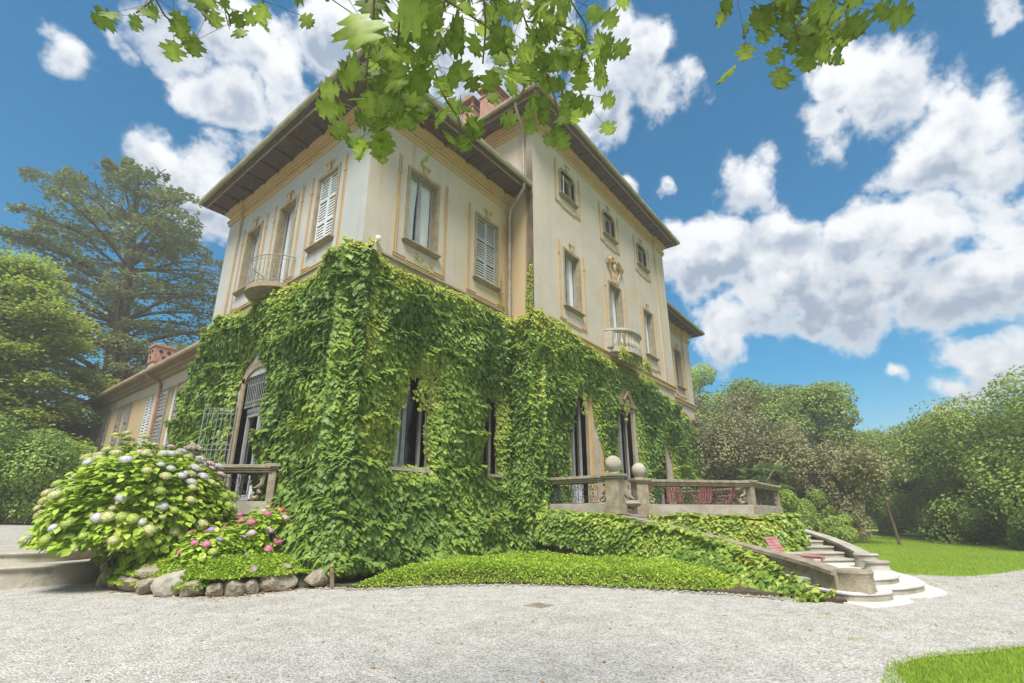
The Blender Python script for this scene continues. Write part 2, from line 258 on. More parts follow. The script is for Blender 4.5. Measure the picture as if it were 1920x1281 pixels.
class MB:
    def __init__(s): s.v = []; s.f = []
    def add(s, vs, fs):
        n = len(s.v); s.v += [tuple(v) for v in vs]; s.f += [tuple(i+n for i in f) for f in fs]; return s
    def box(s, x0, x1, y0, y1, z0, z1):
        x0, x1 = min(x0, x1), max(x0, x1); y0, y1 = min(y0, y1), max(y0, y1); z0, z1 = min(z0, z1), max(z0, z1)
        return s.add([(x, y, z) for x in (x0, x1) for y in (y0, y1) for z in (z0, z1)],
                     [(0, 1, 3, 2), (4, 6, 7, 5), (0, 4, 5, 1), (2, 3, 7, 6), (0, 2, 6, 4), (1, 5, 7, 3)])
    def obox(s, A, B, hw, z0, z1, zb0=None, zb1=None):
        """box along the plan segment A-B, half width hw; z may differ at B"""
        A = Vector(A[:2]); B = Vector(B[:2]); d = (B-A).normalized(); n = Vector((-d.y, d.x))*hw
        zb0 = z0 if zb0 is None else zb0; zb1 = z1 if zb1 is None else zb1
        P = [(*(A+n), z0), (*(A-n), z0), (*(A-n), z1), (*(A+n), z1), (*(B+n), zb0), (*(B-n), zb0), (*(B-n), zb1), (*(B+n), zb1)]
        return s.add(P, [(0, 1, 2, 3), (5, 4, 7, 6), (1, 5, 6, 2), (4, 0, 3, 7), (3, 2, 6, 7), (0, 4, 5, 1)])
    def tube(s, pts, r, n=6, cap=True):
        pts = [Vector(p) for p in pts]; k = len(pts); rr = r if isinstance(r, (list, tuple)) else [r]*k
        up = Vector((0, 0, 1)); rings = []
        for i, p in enumerate(pts):
            t = (pts[min(i+1, k-1)]-pts[max(i-1, 0)]);
            if t.length < 1e-9: t = Vector((0, 0, 1))
            t.normalize(); a = t.cross(up)
            if a.length < .08: a = t.cross(Vector((1, .3, 0)))
            a.normalize(); b = t.cross(a).normalized()
            rings.append([p+(a*math.cos(2*PI*j/n)+b*math.sin(2*PI*j/n))*rr[i] for j in range(n)])
        fs = [(i*n+j, i*n+(j+1) % n, (i+1)*n+(j+1) % n, (i+1)*n+j) for i in range(k-1) for j in range(n)]
        if cap: fs += [tuple(range(n-1, -1, -1)), tuple((k-1)*n+j for j in range(n))]
        return s.add([v for R in rings for v in R], fs)
    def lathe(s, c, prof, n=16, sx=1, sy=1):
        c = Vector(c); vs = [(c.x+r*math.cos(2*PI*j/n)*sx, c.y+r*math.sin(2*PI*j/n)*sy, c.z+z) for r, z in prof for j in range(n)]
        k = len(prof); fs = [(i*n+j, i*n+(j+1) % n, (i+1)*n+(j+1) % n, (i+1)*n+j) for i in range(k-1) for j in range(n)]
        fs += [tuple(range(n-1, -1, -1)), tuple((k-1)*n+j for j in range(n))]
        return s.add(vs, fs)
    def prism(s, poly, z0, z1):
        n = len(poly); z0s = z0 if isinstance(z0, (list, tuple)) else [z0]*n; z1s = z1 if isinstance(z1, (list, tuple)) else [z1]*n
        vs = [(p[0], p[1], z0s[i]) for i, p in enumerate(poly)] + [(p[0], p[1], z1s[i]) for i, p in enumerate(poly)]
        return s.add(vs, [tuple(range(n-1, -1, -1)), tuple(range(n, 2*n))] + [(i, (i+1) % n, n+(i+1) % n, n+i) for i in range(n)])
    def mesh(s, name, m, og=Vector((0, 0, 0)), smooth=False, bevel=0):
        me = bpy.data.meshes.new(name); me.from_pydata([(v[0]-og.x, v[1]-og.y, v[2]-og.z) for v in s.v], [], s.f)
        bm = bmesh.new(); bm.from_mesh(me); bmesh.ops.recalc_face_normals(bm, faces=bm.faces)
        if bevel:
            bmesh.ops.bevel(bm, geom=[e for e in bm.edges if e.calc_face_angle(0) > .5], offset=bevel, segments=1, affect='EDGES', clamp_overlap=True)
        bm.to_mesh(me); bm.free()
        if smooth:
            me.polygons.foreach_set('use_smooth', [True]*len(me.polygons))
            try: me.set_sharp_from_angle(angle=math.radians(42))
            except Exception: pass
        if m: me.materials.append(M[m] if isinstance(m, str) else m)
        return me
    def build(s, name, m, parent=None, smooth=False, bevel=0, kind=None, label=None):
        og = org(parent); me = s.mesh(name, m, og, smooth, bevel)
        o = bpy.data.objects.new(name, me); COL.objects.link(o)
        if parent: o.parent = parent
        ORG[o.name] = og
        if kind: o['kind'] = kind
        if label: o['label'] = label
        return o
def catmull(pts, n=6):
    pts = [Vector(p) for p in pts]; out = []
    P = [pts[0]*2-pts[1]] + pts + [pts[-1]*2-pts[-2]]
    for i in range(1, len(P)-2):
        for k in range(n):
            t = k/n; a, b, c, d = P[i-1:i+3]
            out.append(.5*((2*b)+(c-a)*t+(2*a-5*b+4*c-d)*t*t+(3*b-a-3*c+d)*t**3))
    out.append(pts[-1]); return out
# ------------------------------------------------------------------ value noise
def _h(ix, iy, iz, s):
    n = (ix*374761393 + iy*668265263 + iz*2147483647*3 + s*974634777) & 0xFFFFFFFF
    n = ((n ^ (n >> 13))*1274126177) & 0xFFFFFFFF
    return ((n ^ (n >> 16)) & 0xFFFF)/65535.0
def vnoise(p, s=0):
    p = np.asarray(p, float); i = np.floor(p).astype(np.int64); f = p-i; f = f*f*(3-2*f); r = 0
    for dx in (0, 1):
        for dy in (0, 1):
            for dz in (0, 1):
                wgt = (f[:, 0] if dx else 1-f[:, 0])*(f[:, 1] if dy else 1-f[:, 1])*(f[:, 2] if dz else 1-f[:, 2])
                r = r + wgt*_h(i[:, 0]+dx, i[:, 1]+dy, i[:, 2]+dz, s)
    return r
def fbm(p, s=0, o=4):
    p = np.asarray(p, float); r = 0; a = .5; t = 0
    for k in range(o):
        r = r+a*vnoise(p*2**k+k*17.3, s+k); t += a; a *= .5
    return r/t
def sstep(x, a, b):
    t = np.clip((x-a)/(b-a), 0, 1); return t*t*(3-2*t)
# ------------------------------------------------------------------ leaves
def unit(a): return a/np.maximum(np.linalg.norm(a, axis=1, keepdims=True), 1e-9)
def T_diamond(): return np.array([(0, 0, 0), (.38, .5, .07), (0, 1, 0), (-.38, .5, .07)]), [(0, 1, 2), (0, 2, 3)]
def T_oval():
    v = [(0, 0, 0), (.3, .25, .05), (.36, .55, .07), (0, 1, -.08), (-.36, .55, .07), (-.3, .25, .05), (0, .5, -.02)]
    return np.array(v), [(0, 1, 6), (1, 2, 6), (2, 3, 6), (3, 4, 6), (4, 5, 6), (5, 0, 6)]
def T_ivy():
    h = [(.28, -.06, .01), (.35, .15, .0), (.55, .33, -.07), (.31, .50, .0), (.20, .74, -.05)]
    v = [(0, .28, .05), (0, 0, 0)]+h+[(0, 1, -.14)]+[(-x, y, z) for x, y, z in reversed(h)]
    return np.array(v), [(0, i, i+1) for i in range(1, 12)]+[(0, 12, 1)]
def T_oak():
    half = [(0.02, 0), (.07, .07), (.24, .10), (.36, .11), (.32, .20), (.20, .28), (.36, .31), (.56, .34), (.50, .43), (.60, .52), (.44, .56), (.24, .61), (.34, .68), (.44, .76), (.31, .80), (.26, .90), (.11, .85), (.0, 1.02)]
    v = []; fs = []
    for x, y in half: v += [(-x, y, -.13*x-.12*y*y), (0, y, .02-.12*y*y), (x, y, -.13*x-.12*y*y)]
    for i in range(len(half)-1):
        a, b = 3*i, 3*i+3
        for q in ((a, a+1, b+1), (a, b+1, b), (a+1, a+2, b+2), (a+1, b+2, b+1)): fs.append(q)
    return np.array(v), fs
TPL = {'diamond': T_diamond(), 'oval': T_oval(), 'ivy': T_ivy(), 'oak': T_oak()}
def leaves_mesh(name, m, pos, nrm, tip, size, tint, shape='diamond', og=Vector((0, 0, 0))):
    tv, tf = TPL[shape]; n = len(pos); k = len(tv)
    nrm = unit(nrm); tip = unit(tip - nrm*np.sum(tip*nrm, 1, keepdims=True)); sd = np.cross(tip, nrm)
    V = pos[:, None, :] - np.array(og)[None, None, :] + size[:, None, None]*(tv[None, :, 0:1]*sd[:, None, :]+tv[None, :, 1:2]*tip[:, None, :]+tv[None, :, 2:3]*nrm[:, None, :])
    F = (np.array(tf)[None, :, :] + (np.arange(n)*k)[:, None, None]).reshape(-1)
    me = bpy.data.meshes.new(name); nf = n*len(tf)
    me.vertices.add(n*k); me.vertices.foreach_set('co', V.reshape(-1).astype(np.float32))
    me.loops.add(nf*3); me.loops.foreach_set('vertex_index', F.astype(np.int32))
    me.polygons.add(nf); me.polygons.foreach_set('loop_start', np.arange(0, nf*3, 3, dtype=np.int32)); me.polygons.foreach_set('loop_total', np.full(nf, 3, np.int32))
    a = me.attributes.new('tint', 'FLOAT', 'POINT'); off = np.zeros(k)
    if shape == 'oak': off[1::3] = .38; off[0::3] = -.06; off[2::3] = -.06
    if shape == 'ivy': off[0] = .16; off[1] = .1
    a.data.foreach_set('value', np.clip(tint[:, None]+off[None], 0, 1).reshape(-1).astype(np.float32))
    me.update(calc_edges=True); me.materials.append(M[m]); return me
def leaves(name, m, parent, pos, nrm, tip, size, tint, shape='diamond', kind='stuff'):
    og = org(parent); me = leaves_mesh(name, m, pos, nrm, tip, size, tint, shape, og)
    o = bpy.data.objects.new(name, me); COL.objects.link(o)
    if parent: o.parent = parent
    ORG[o.name] = og
    if kind: o['kind'] = kind
    return o
# ================================================================== THE SETTING: ground
def plane_grid(name, m, x0, x1, y0, y1, zf, nx, ny, kind='structure'):
    xs = np.linspace(x0, x1, nx+1); ys = np.linspace(y0, y1, ny+1); X, Y = np.meshgrid(xs, ys)
    Z = zf(X, Y); v = np.stack([X, Y, Z], -1).reshape(-1, 3)
    fs = [(j*(nx+1)+i, j*(nx+1)+i+1, (j+1)*(nx+1)+i+1, (j+1)*(nx+1)+i) for j in range(ny) for i in range(nx)]
    me = bpy.data.meshes.new(name); me.from_pydata(v.tolist(), [], fs); me.polygons.foreach_set('use_smooth', [True]*len(me.polygons))
    me.materials.append(M[m]); o = bpy.data.objects.new(name, me); COL.objects.link(o); o['kind'] = kind; return o
def groundmat(name, cols, scale, bump, bs, vor=False):
    m = mat(name, cols[0], cols[1], scale=scale, detail=9, c3=cols[2], s3=.35, t3=(.5, .78), bump=0, rough=.95, spec=.15)
    t = m.node_tree; P = t.nodes['Principled BSDF']; pos = nd(t, 'ShaderNodeNewGeometry').outputs['Position']
    if vor:
        v = nd(t, 'ShaderNodeTexVoronoi'); v.inputs['Scale'].default_value = 55; t.links.new(pos, v.inputs['Vector'])
        src = P.inputs['Base Color'].links[0].from_socket
        hs = nd(t, 'ShaderNodeHueSaturation'); t.links.new(src, hs.inputs['Color'])
        sep = nd(t, 'ShaderNodeSeparateColor'); t.links.new(v.outputs['Color'], sep.inputs[0])
        t.links.new(mth(t, 'MULTIPLY_ADD', sep.outputs[0], .75, .58), hs.inputs['Value'])
        t.links.new(mth(t, 'MULTIPLY_ADD', sep.outputs[1], .8, .4), hs.inputs['Saturation'])
        t.links.new(hs.outputs[0], P.inputs['Base Color'])
        b = nd(t, 'ShaderNodeBump'); b.inputs['Strength'].default_value = .9; b.inputs['Distance'].default_value = .012; t.links.new(mth(t, 'SUBTRACT', 1.0, v.outputs['Distance']), b.inputs['Height'])
        t.links.new(b.outputs[0], P.inputs['Normal'])
    else:
        n = nd(t, 'ShaderNodeTexNoise'); n.inputs['Scale'].default_value = bs; n.inputs['Detail'].default_value = 8; t.links.new(pos, n.inputs['Vector'])
        b = nd(t, 'ShaderNodeBump'); b.inputs['Strength'].default_value = bump; b.inputs['Distance'].default_value = .04; t.links.new(n.outputs['Fac'], b.inputs['Height'])
        t.links.new(b.outputs[0], P.inputs['Normal'])
    return m
M['gravel'] = groundmat('gravel', [(.345, .332, .300), (.43, .415, .382), (.30, .28, .235)], 3.0, 0, 0, vor=True)
M['grass'] = groundmat('lawn_grass', [(.24, .34, .055), (.29, .39, .065), (.32, .38, .09)], 1.6, 1.0, 60)
M['upper_gravel'] = groundmat('upper_gravel', [(.33, .32, .29), (.39, .38, .35), (.29, .28, .19)], 2.0, 0, 0, vor=True)
def smoothpoly(pts, n=6): return [(p.x, p.y) for p in catmull([(x, y, 0) for x, y in pts], n)]
plane_grid('lawn', 'grass', -300, 500, -400, 500, lambda x, y: np.where((x > 60) | (y > 60) | (x < -60) | (y < -60), -.02, -.02), 60, 60)
drive = smoothpoly([(-20, -6), (2, -4.5), (5.2, -.4), (6.0, .35), (6.9, .3), (7.8, -.35), (8.6, -.85), (12, -3.2), (18, -5.4), (30, -9), (60, -16), (70, -15), (50, -9.5), (34, -5.4), (22, -2.6), (18, -1.4), (16.5, -.4), (16.2, .9), (15.5, 2.5), (14, 5), (12, 7), (6.4, 11.5), (3.6, 15.5), (2, 17.0), (-6, 18), (-20, 18)], 5)
def flat(name, poly, z, m):
    bm = bmesh.new(); vs = [bm.verts.new((x, y, z)) for x, y in poly]; bm.faces.new(vs); bmesh.ops.triangulate(bm, faces=bm.faces); bmesh.ops.recalc_face_normals(bm, faces=bm.faces)
    for f in bm.faces:
        if f.normal.z < 0: f.normal_flip()
    me = bpy.data.meshes.new(name); bm.to_mesh(me); bm.free(); me.materials.append(M[m]); o = bpy.data.objects.new(name, me); COL.objects.link(o); o['kind'] = 'structure'; return o
flat('driveway', drive, -.008, 'gravel')
# raised forecourt behind the round steps
def upz(x, y): return .60+.5*sstep(y, 17, 31)
plane_grid('upper_path', 'upper_gravel', -22, 6.9, 16.6, 60, upz, 20, 40)
mb = MB(); mb.box(-22, 1.2, 16.4, 16.6, -.02, .60); mb.box(1.2, 6.4, 16.55, 16.7, -.02, .59); o = mb.build('forecourt_retaining_wall', 'wall_stone'); tag(o, 'low rendered wall holding up the raised gravel forecourt beside the round steps', 'wall')

# ================================================================== VILLA
V = thing('villa', 'large cream plaster villa with ochre trim, broad eaves and ivy-clad ground floor', 'villa', (6.48, 10.24, 0))
class Face:
    def __init__(s, ax, p): s.ax = ax; s.p = p
    def bx(s, mb, u0, u1, d0, d1, z0, z1):
        if s.ax == 'x': mb.box(s.p+d0, s.p+d1, u0, u1, z0, z1)
        else: mb.box(u0, u1, s.p+d0, s.p+d1, z0, z1)
    def P(s, u, d, z): return (s.p+d, u, z) if s.ax == 'x' else (u, s.p+d, z)
    def quad(s, mb, pts): mb.add([s.P(*q) for q in pts], [tuple(range(len(pts)))])
FL, FR, FT, FW, FX = Face('x', 6.48), Face('y', 10.24), Face('y', 9.13), Face('y', 10.24), Face('x', 12.75)
FA = Face('x', 7.0)
def wall(F, u0, u1, z0, z1, ops, name, m, parent=V, th=.38):
    us = sorted({u0, u1, *[a for o in ops for a in o[:2]]}); zs = sorted({z0, z1, *[a for o in ops for a in o[2:]]}); mb = MB()
    for i in range(len(us)-1):
        for j in range(len(zs)-1):
            a, b, c, d = us[i], us[i+1], zs[j], zs[j+1]; cu, cz = (a+b)/2, (c+d)/2
            if any(o[0] < cu < o[1] and o[2] < cz < o[3] for o in ops): continue
            F.quad(mb, [(a, 0, c), (b, 0, c), (b, 0, d), (a, 0, d)]); F.quad(mb, [(a, th, c), (a, th, d), (b, th, d), (b, th, c)])
    for a, b, c, d in ops:
        F.quad(mb, [(a, 0, c), (a, th, c), (a, th, d), (a, 0, d)]); F.quad(mb, [(b, 0, c), (b, 0, d), (b, th, d), (b, th, c)])
        F.quad(mb, [(a, 0, d), (a, th, d), (b, th, d), (b, 0, d)]); F.quad(mb, [(a, 0, c), (b, 0, c), (b, th, c), (a, th, c)])
    og = org(parent); me = bpy.data.meshes.new(name); me.from_pydata([(v[0]-og.x, v[1]-og.y, v[2]-og.z) for v in mb.v], [], mb.f)
    bm = bmesh.new(); bm.from_mesh(me); bmesh.ops.remove_doubles(bm, verts=bm.verts, dist=.0005); bm.to_mesh(me); bm.free()
    me.materials.append(M[m]); o = bpy.data.objects.new(name, me); COL.objects.link(o); o.parent = parent; ORG[o.name] = og; return o
# openings  (u0, u1, z0, z1)
L1, L2, L3 = (16.78, 17.86, 9.10, 11.55), (14.32, 15.40, 8.22, 11.55), (11.86, 12.94, 9.10, 11.55)
LD = (14.25, 15.95, 1.46, 5.55)
R1, R2 = (7.90, 9.02, 9.08, 11.53), (10.91, 11.99, 9.08, 11.53)
G1, G2 = (7.84, 9.04, 2.55, 5.5), (10.90, 12.02, 2.60, 5.5)
T1, T2, T3 = (14.82, 15.92, 9.10, 11.55), (18.60, 19.76, 8.25, 11.60), (22.36, 23.46, 9.10, 11.55)
U1, U2, U3 = (14.72, 15.80, 14.08, 15.32), (18.46, 19.54, 14.08, 15.32), (22.20, 23.28, 14.08, 15.32)
D1, D2, D3 = (14.82, 15.92, 1.42, 5.6), (18.62, 19.90, 1.42, 5.7), (22.36, 23.50, 1.42, 5.6)
W1_, W2_ = (26.5, 27.58, 9.10, 11.55), (29.5, 30.58, 9.10, 11.55)
wall(FL, 10.24, 19.7, -.1, 13.2, [L1, L2, L3, LD], 'wall', 'plaster_shade_side')
wall(FR, 6.48, 12.75, -.1, 13.2, [R1, R2, G1, G2], 'wall', 'plaster_front')
wall(FX, 9.13, 20.0, -.1, 16.7, [], 'wall', 'plaster_return')
wall(FT, 12.75, 25.72, -.1, 16.7, [T1, T2, T3, U1, U2, U3, D1, D2, D3], 'wall', 'plaster')
wall(FW, 25.72, 32.2, -.1, 13.2, [W1_, W2_], 'wall', 'plaster')
mb = MB(); mb.box(6.48, 12.74, 19.7, 19.9, -.1, 13.2); mb.box(12.75, 32.2, 20.0, 20.2, -.1, 13.2); mb.box(32.0, 32.2, 10.25, 20, -.1, 13.2); mb.box(25.5, 25.72, 9.14, 20, 8, 16.7); mb.box(12.75, 25.72, 20.0, 20.2, 13.2, 16.7)
mb.build('rear_wall', 'plaster', V)
mb = MB()   # floors and inner walls, near-black: the unlit rooms' shade put into their colour
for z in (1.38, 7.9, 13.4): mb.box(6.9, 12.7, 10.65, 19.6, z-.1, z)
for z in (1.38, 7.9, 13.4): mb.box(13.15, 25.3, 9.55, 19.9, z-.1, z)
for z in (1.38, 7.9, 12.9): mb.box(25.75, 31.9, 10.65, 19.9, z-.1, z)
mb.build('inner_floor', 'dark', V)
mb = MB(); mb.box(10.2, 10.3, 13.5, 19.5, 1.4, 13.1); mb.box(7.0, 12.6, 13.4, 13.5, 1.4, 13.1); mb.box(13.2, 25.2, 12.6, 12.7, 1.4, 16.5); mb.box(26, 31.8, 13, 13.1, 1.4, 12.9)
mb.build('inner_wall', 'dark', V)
# stained strips on the return wall, beside the downpipe
# base course, string course
mb = MB(); FL.bx(mb, 10.24, 19.75, -.10, -.001, 8.02, 8.20); FL.bx(mb, 10.24, 19.78, -.15, -.001, 8.20, 8.25)
FR.bx(mb, 6.38, 12.75, -.10, -.001, 8.02, 8.20); FR.bx(mb, 6.33, 12.75, -.15, -.001, 8.20, 8.25)
mb.build('string_course', 'frame_stone', V)
mb = MB(); FT.bx(mb, 12.65, 25.82, -.10, -.001, 7.78, 7.98); FT.bx(mb, 12.6, 25.87, -.16, -.001, 7.98, 8.04); FX.bx(mb, 9.13, 10.1, -.1, -.001, 7.78, 7.98)
FW.bx(mb, 25.9, 32.3, -.10, -.001, 8.02, 8.20); FW.bx(mb, 25.9, 32.35, -.16, -.001, 8.20, 8.26); mb.build('string_course', 'ochre', V)
# cornices (stepped mouldings)
def cornice(F, u0, u1, z, name='cornice', e0=0, e1=0):
    mb = MB()
    for a, b, pr in ((-.62, -.50, .035), (-.50, -.44, .075), (-.30, -.20, .05), (-.20, -.10, .12), (-.10, 0, .20)):
        F.bx(mb, u0-e0*pr, u1+e1*pr, -pr, -.001, z+a, z+b)
    return mb.build(name, 'ochre', V)
cornice(FL, 10.24, 19.7, 13.17, e0=1, e1=1); cornice(FR, 6.48, 12.75, 13.17, e0=0)
cornice(FT, 12.75, 25.72, 16.68, e0=1, e1=1); cornice(FX, 9.13, 20, 16.68); cornice(FW, 25.72, 32.2, 13.17, e1=1)
# end pilasters with ochre edge and capital
def pilaster(F, u0, u1, z0, z1, edge, m='plaster', zc=None):
    mb = MB(); F.bx(mb, u0, u1, -.07, -.001, z0, z1-.62); mb.build('pilaster', m, V)
    mb = MB(); e = (u0, u0+.16) if edge < 0 else (u1-.16, u1); F.bx(mb, e[0]-.01, e[1], -.085, -.0705, z0, z1-.62)
    mb.build('pilaster_edge', 'ochre', V)
    mb = MB()
    for a, b, pr in ((-.62, -.50, .11), (-.50, -.40, .15), (-.40, -.20, .09), (-.20, -.10, .17), (-.10, .0, .25)): F.bx(mb, u0-pr+.07, u1+pr-.07, -pr-.03, -.002, z1+a+.003, z1+b-.003)
    mb.build('pilaster_capital', 'ochre', V)
pilaster(FL, 18.62, 19.7, 8.25, 13.17, -1, 'plaster_shade_side'); pilaster(FT, 24.50, 25.72, 8.05, 16.68, -1); pilaster(FW, 31.0, 32.2, 8.26, 13.17, -1)
# ---- windows
def arch_rect(F, mb, a, b, c, d, ch, wd, d0, d1):
    """flat frame of width wd round the opening a..b, c..d, its top corners chamfered by ch"""
    n = [(a, c), (a, d-ch), (a+ch, d), (b-ch, d), (b, d-ch), (b, c)]; o = [(a-wd, c), (a-wd, d-ch*.6), (a+ch*.6, d+wd), (b-ch*.6, d+wd), (b+wd, d-ch*.6), (b+wd, c)]
    for i in range(5):
        q = [n[i], n[i+1], o[i+1], o[i]]; vs = [F.P(u, d0, z) for u, z in q]+[F.P(u, d1, z) for u, z in q]
        mb.add(vs, [(0, 1, 2, 3), (7, 6, 5, 4), (0, 4, 5, 1), (1, 5, 6, 2), (2, 6, 7, 3), (3, 7, 4, 0)])
def curtain_mesh(F, mb, a, b, c, d, dep, pull=0):
    n = 26; vs = []; R_ = 7
    for j in range(R_+1):
        z = d-(d-c)*j/R_
        for i in range(n+1):
            t = i/n; k = 1-pull*.72*math.sin(min(1, j/R_*1.25)*PI/2)
            u = (a+(b-a)*t*k) if pull >= 0 else (b-(b-a)*t*(1+pull*.72*math.sin(min(1, j/R_*1.25)*PI/2)))
            vs.append(F.P(u, dep+.035*math.sin(t*34+j*.15)+.012*math.sin(t*11), z))
    mb.add(vs, [(j*(n+1)+i, j*(n+1)+i+1, (j+1)*(n+1)+i+1, (j+1)*(n+1)+i) for j in range(R_) for i in range(n)])
def sash(F, par, o, dep, m='sash', arched=False, mid=True, rails=()):
    a, b, c, d = o; mb = MB(); s = .055
    F.bx(mb, a, a+s, dep, dep+.06, c, d); F.bx(mb, b-s, b, dep, dep+.06, c, d); F.bx(mb, a+s, b-s, dep, dep+.06, d-s, d); F.bx(mb, a+s, b-s, dep, dep+.06, c, c+s)
    if mid:
        m_ = (a+b)/2; F.bx(mb, m_-.055, m_-.004, dep-.015, dep+.06, c+s, d-s); F.bx(mb, m_+.004, m_+.055, dep-.015, dep+.06, c+s, d-s)
    for z in rails: F.bx(mb, a+s, b-s, dep+.005, dep+.055, z-.03, z+.03)
    mb.build('sash_frame', m, par)
def louvre(F, name, par, a, b, c, d, dep, m, sub=True, panels=3, pitch=.098, dz=0):
    """one louvred shutter leaf: stiles and rails as one mesh, each slat of its own"""
    mb = MB(); s = .055; hs = [c+(d-c)*k/panels for k in range(panels+1)]
    F.bx(mb, a, a+s, dep-.045, dep, c, d); F.bx(mb, b-s, b, dep-.045, dep, c, d)
    for i, h in enumerate(hs): F.bx(mb, a+s, b-s, dep-.042, dep-.003, max(c, h-.035), min(d, h+.035))
    lf = mb.build(name, m, par); sl_ = MB(); w2 = (b-a)/2-s
    zz = .033; cs = [(-w2, -.010, -zz), (w2, -.010, -zz), (w2, .004, zz), (-w2, .004, zz), (-w2, .0, -zz-.002), (w2, .0, -zz-.002), (w2, .014, zz-.002), (-w2, .014, zz-.002)]
    vs = [((q[1], q[0], q[2]) if F.ax == 'x' else (q[0], q[1], q[2])) for q in cs]
    sl_.add(vs, [(0, 1, 2, 3), (7, 6, 5, 4), (0, 4, 5, 1), (1, 5, 6, 2), (2, 6, 7, 3), (3, 7, 4, 0)])
    cen = [hs[i]+.035+pitch*(k+.6) for i in range(panels) for k in range(int((hs[i+1]-hs[i]-.07)/pitch))]
    if sub:
        me = sl_.mesh('slat', m)
        for z in cen: link('slat', me, lf, Matrix.Translation(F.P((a+b)/2, dep-.022, z)))
    else:
        al = MB()
        for z in cen:
            q = F.P((a+b)/2, dep-.022, z); al.add([(v[0]+q[0], v[1]+q[1], v[2]+q[2]) for v in vs], [(0, 1, 2, 3), (7, 6, 5, 4), (0, 4, 5, 1), (1, 5, 6, 2), (2, 6, 7, 3), (3, 7, 4, 0)])
        al.build('slat', m, lf, kind='stuff')
    return lf
def window(F, o, kind='curtain', sill=True, mould=True, wd=.10, lab=None, orn=True, ch=0, mm='frame_stone', fill=None, zm=8.5, pulls=(.32, -.32)):
    a, b, c, d = o
    mb = MB()
    if ch: arch_rect(F, mb, a, b, c, d, ch, wd, -.035, .12)
    else:
        F.bx(mb, a-wd, a, -.03, .16, c, d); F.bx(mb, b, b+wd, -.03, .16, c, d); F.bx(mb, a-wd, b+wd, -.034, .16, d, d+wd)
        F.bx(mb, a-.0, a+.02, .0, .24, c, d); F.bx(mb, b-.02, b, .0, .24, c, d); F.bx(mb, a+.02, b-.02, .0, .24, d-.02, d)
    wn = mb.build('window', mm, V, label=lab)
    if ch:
        mb = MB(); 
        for sgn, ue in ((1, a), (-1, b)): mb.add([F.P(u, q, z) for q in (.02, .3) for u, z in ((ue, d), (ue+sgn*ch, d), (ue, d-ch))], [(0, 1, 2), (5, 4, 3), (0, 3, 4, 1), (1, 4, 5, 2), (2, 5, 3, 0)])
        mb.build('arch_corner', 'ochre', wn)
    if sill:
        mb = MB(); F.bx(mb, a-.16, b+.16, -.16, .3, c-.055, c); F.bx(mb, a-.13, b+.13, -.11, -.001, c-.10, c-.055); F.bx(mb, a-.10, b+.10, -.06, -.001, c-.14, c-.10)
        mb.build('sill', 'frame_stone', wn, bevel=.008)
    dep = .20
    if kind in ('curtain', 'dark', 'open'):
        sash(F, wn, o, dep, 'sash')
        mb = MB(); mb.add([F.P(a+.03, dep+.03, c+.03), F.P(b-.03, dep+.03, c+.03), F.P(b-.03, dep+.03, d-.03), F.P(a+.03, dep+.03, d-.03)], [(0, 1, 2, 3)])
        mb.build('pane', 'glass', wn)
    if kind == 'curtain':
        m_ = (a+b)/2
        for aa, bb, pl_ in ((a+.04, m_-.01, pulls[0]), (m_+.01, b-.04, pulls[1])):
            mb = MB(); curtain_mesh(F, mb, aa, bb, c+.04, d-.04, dep+.085, pl_); mb.build('curtain', 'curtain', wn, smooth=True)
    if mould:
        mb = MB(); k = .36; t = .028; zt = d+.28
        for s_, e in ((-1, a), (1, b)):
            for q, pr in ((k, .035), (k+.075, .03)):
                u = e+s_*q; F.bx(mb, u-t/2, u+t/2, -pr, -.001, zm+.02, zt)
            u = e+s_*(k+.037); F.bx(mb, u-.07, u+.07, -.045, -.001, zt-.62, zt-.57)
        for q, pr in ((0, .035), (-.075, .03)):
            F.bx(mb, a-k-.09, a+.02, -pr, -.001, zm+q, zm+q+t); F.bx(mb, b-.02, b+k+.09, -pr, -.001, zm+q, zm+q+t)
            F.bx(mb, a+.02, b-.02, -pr, -.001, zm+q-.07, zm+q-.07+t)
            for e in (a+.02, b-.02): F.bx(mb, e-t/2, e+t/2, -pr-.002, -.001, zm+q-.07, zm+q+t)
        mb.build('panel_moulding', 'ochre', V)
    if orn:
        mb = MB(); m_ = (a+b)/2; z = d+wd
        for s_ in (-1, 1):
            pts = [F.P(m_+s_*x, -.045, z+y) for x, y in ((.05, .0), (.075, .12), (.06, .24), (.10, .33), (.17, .33), (.19, .27), (.15, .24))]
            mb.tube(catmull(pts, 3), .022, 5)
        F.bx(mb, m_-.05, m_+.05, -.05, -.001, z, z+.27); F.bx(mb, m_-.09, m_+.09, -.07, -.001, z+.27, z+.31)
        mb.build('keystone_ornament', 'ochre', V)
    return wn
window(FL, L1, 'curtain', pulls=(.1, -.1), lab='tall window with half drawn curtain beside the end pilaster')
window(FL, L2, 'curtain', sill=False, pulls=(.15, -.15), lab='balcony door of the side front with white curtain')
w3 = window(FL, L3, 'none', lab='side window closed by pale louvred shutters')
m_ = (L3[0]+L3[1])/2
louvre(FL, 'shutter', V, L3[0]+.02, m_-.005, L3[2]+.01, L3[3]-.02, .10, 'shutter_white'); louvre(FL, 'shutter', V, m_+.005, L3[1]-.02, L3[2]+.01, L3[3]-.02, .10, 'shutter_white')
window(FR, R1, 'curtain', lab='front window with parted white curtains')
window(FR, R2, 'none', lab='front window closed by grey louvred shutters')
m_ = (R2[0]+R2[1])/2
louvre(FR, 'shutter', V, R2[0]+.02, m_-.005, R2[2]+.01, R2[3]-.02, .10, 'shutter'); louvre(FR, 'shutter', V, m_+.005, R2[1]-.02, R2[2]+.01, R2[3]-.02, .10, 'shutter')
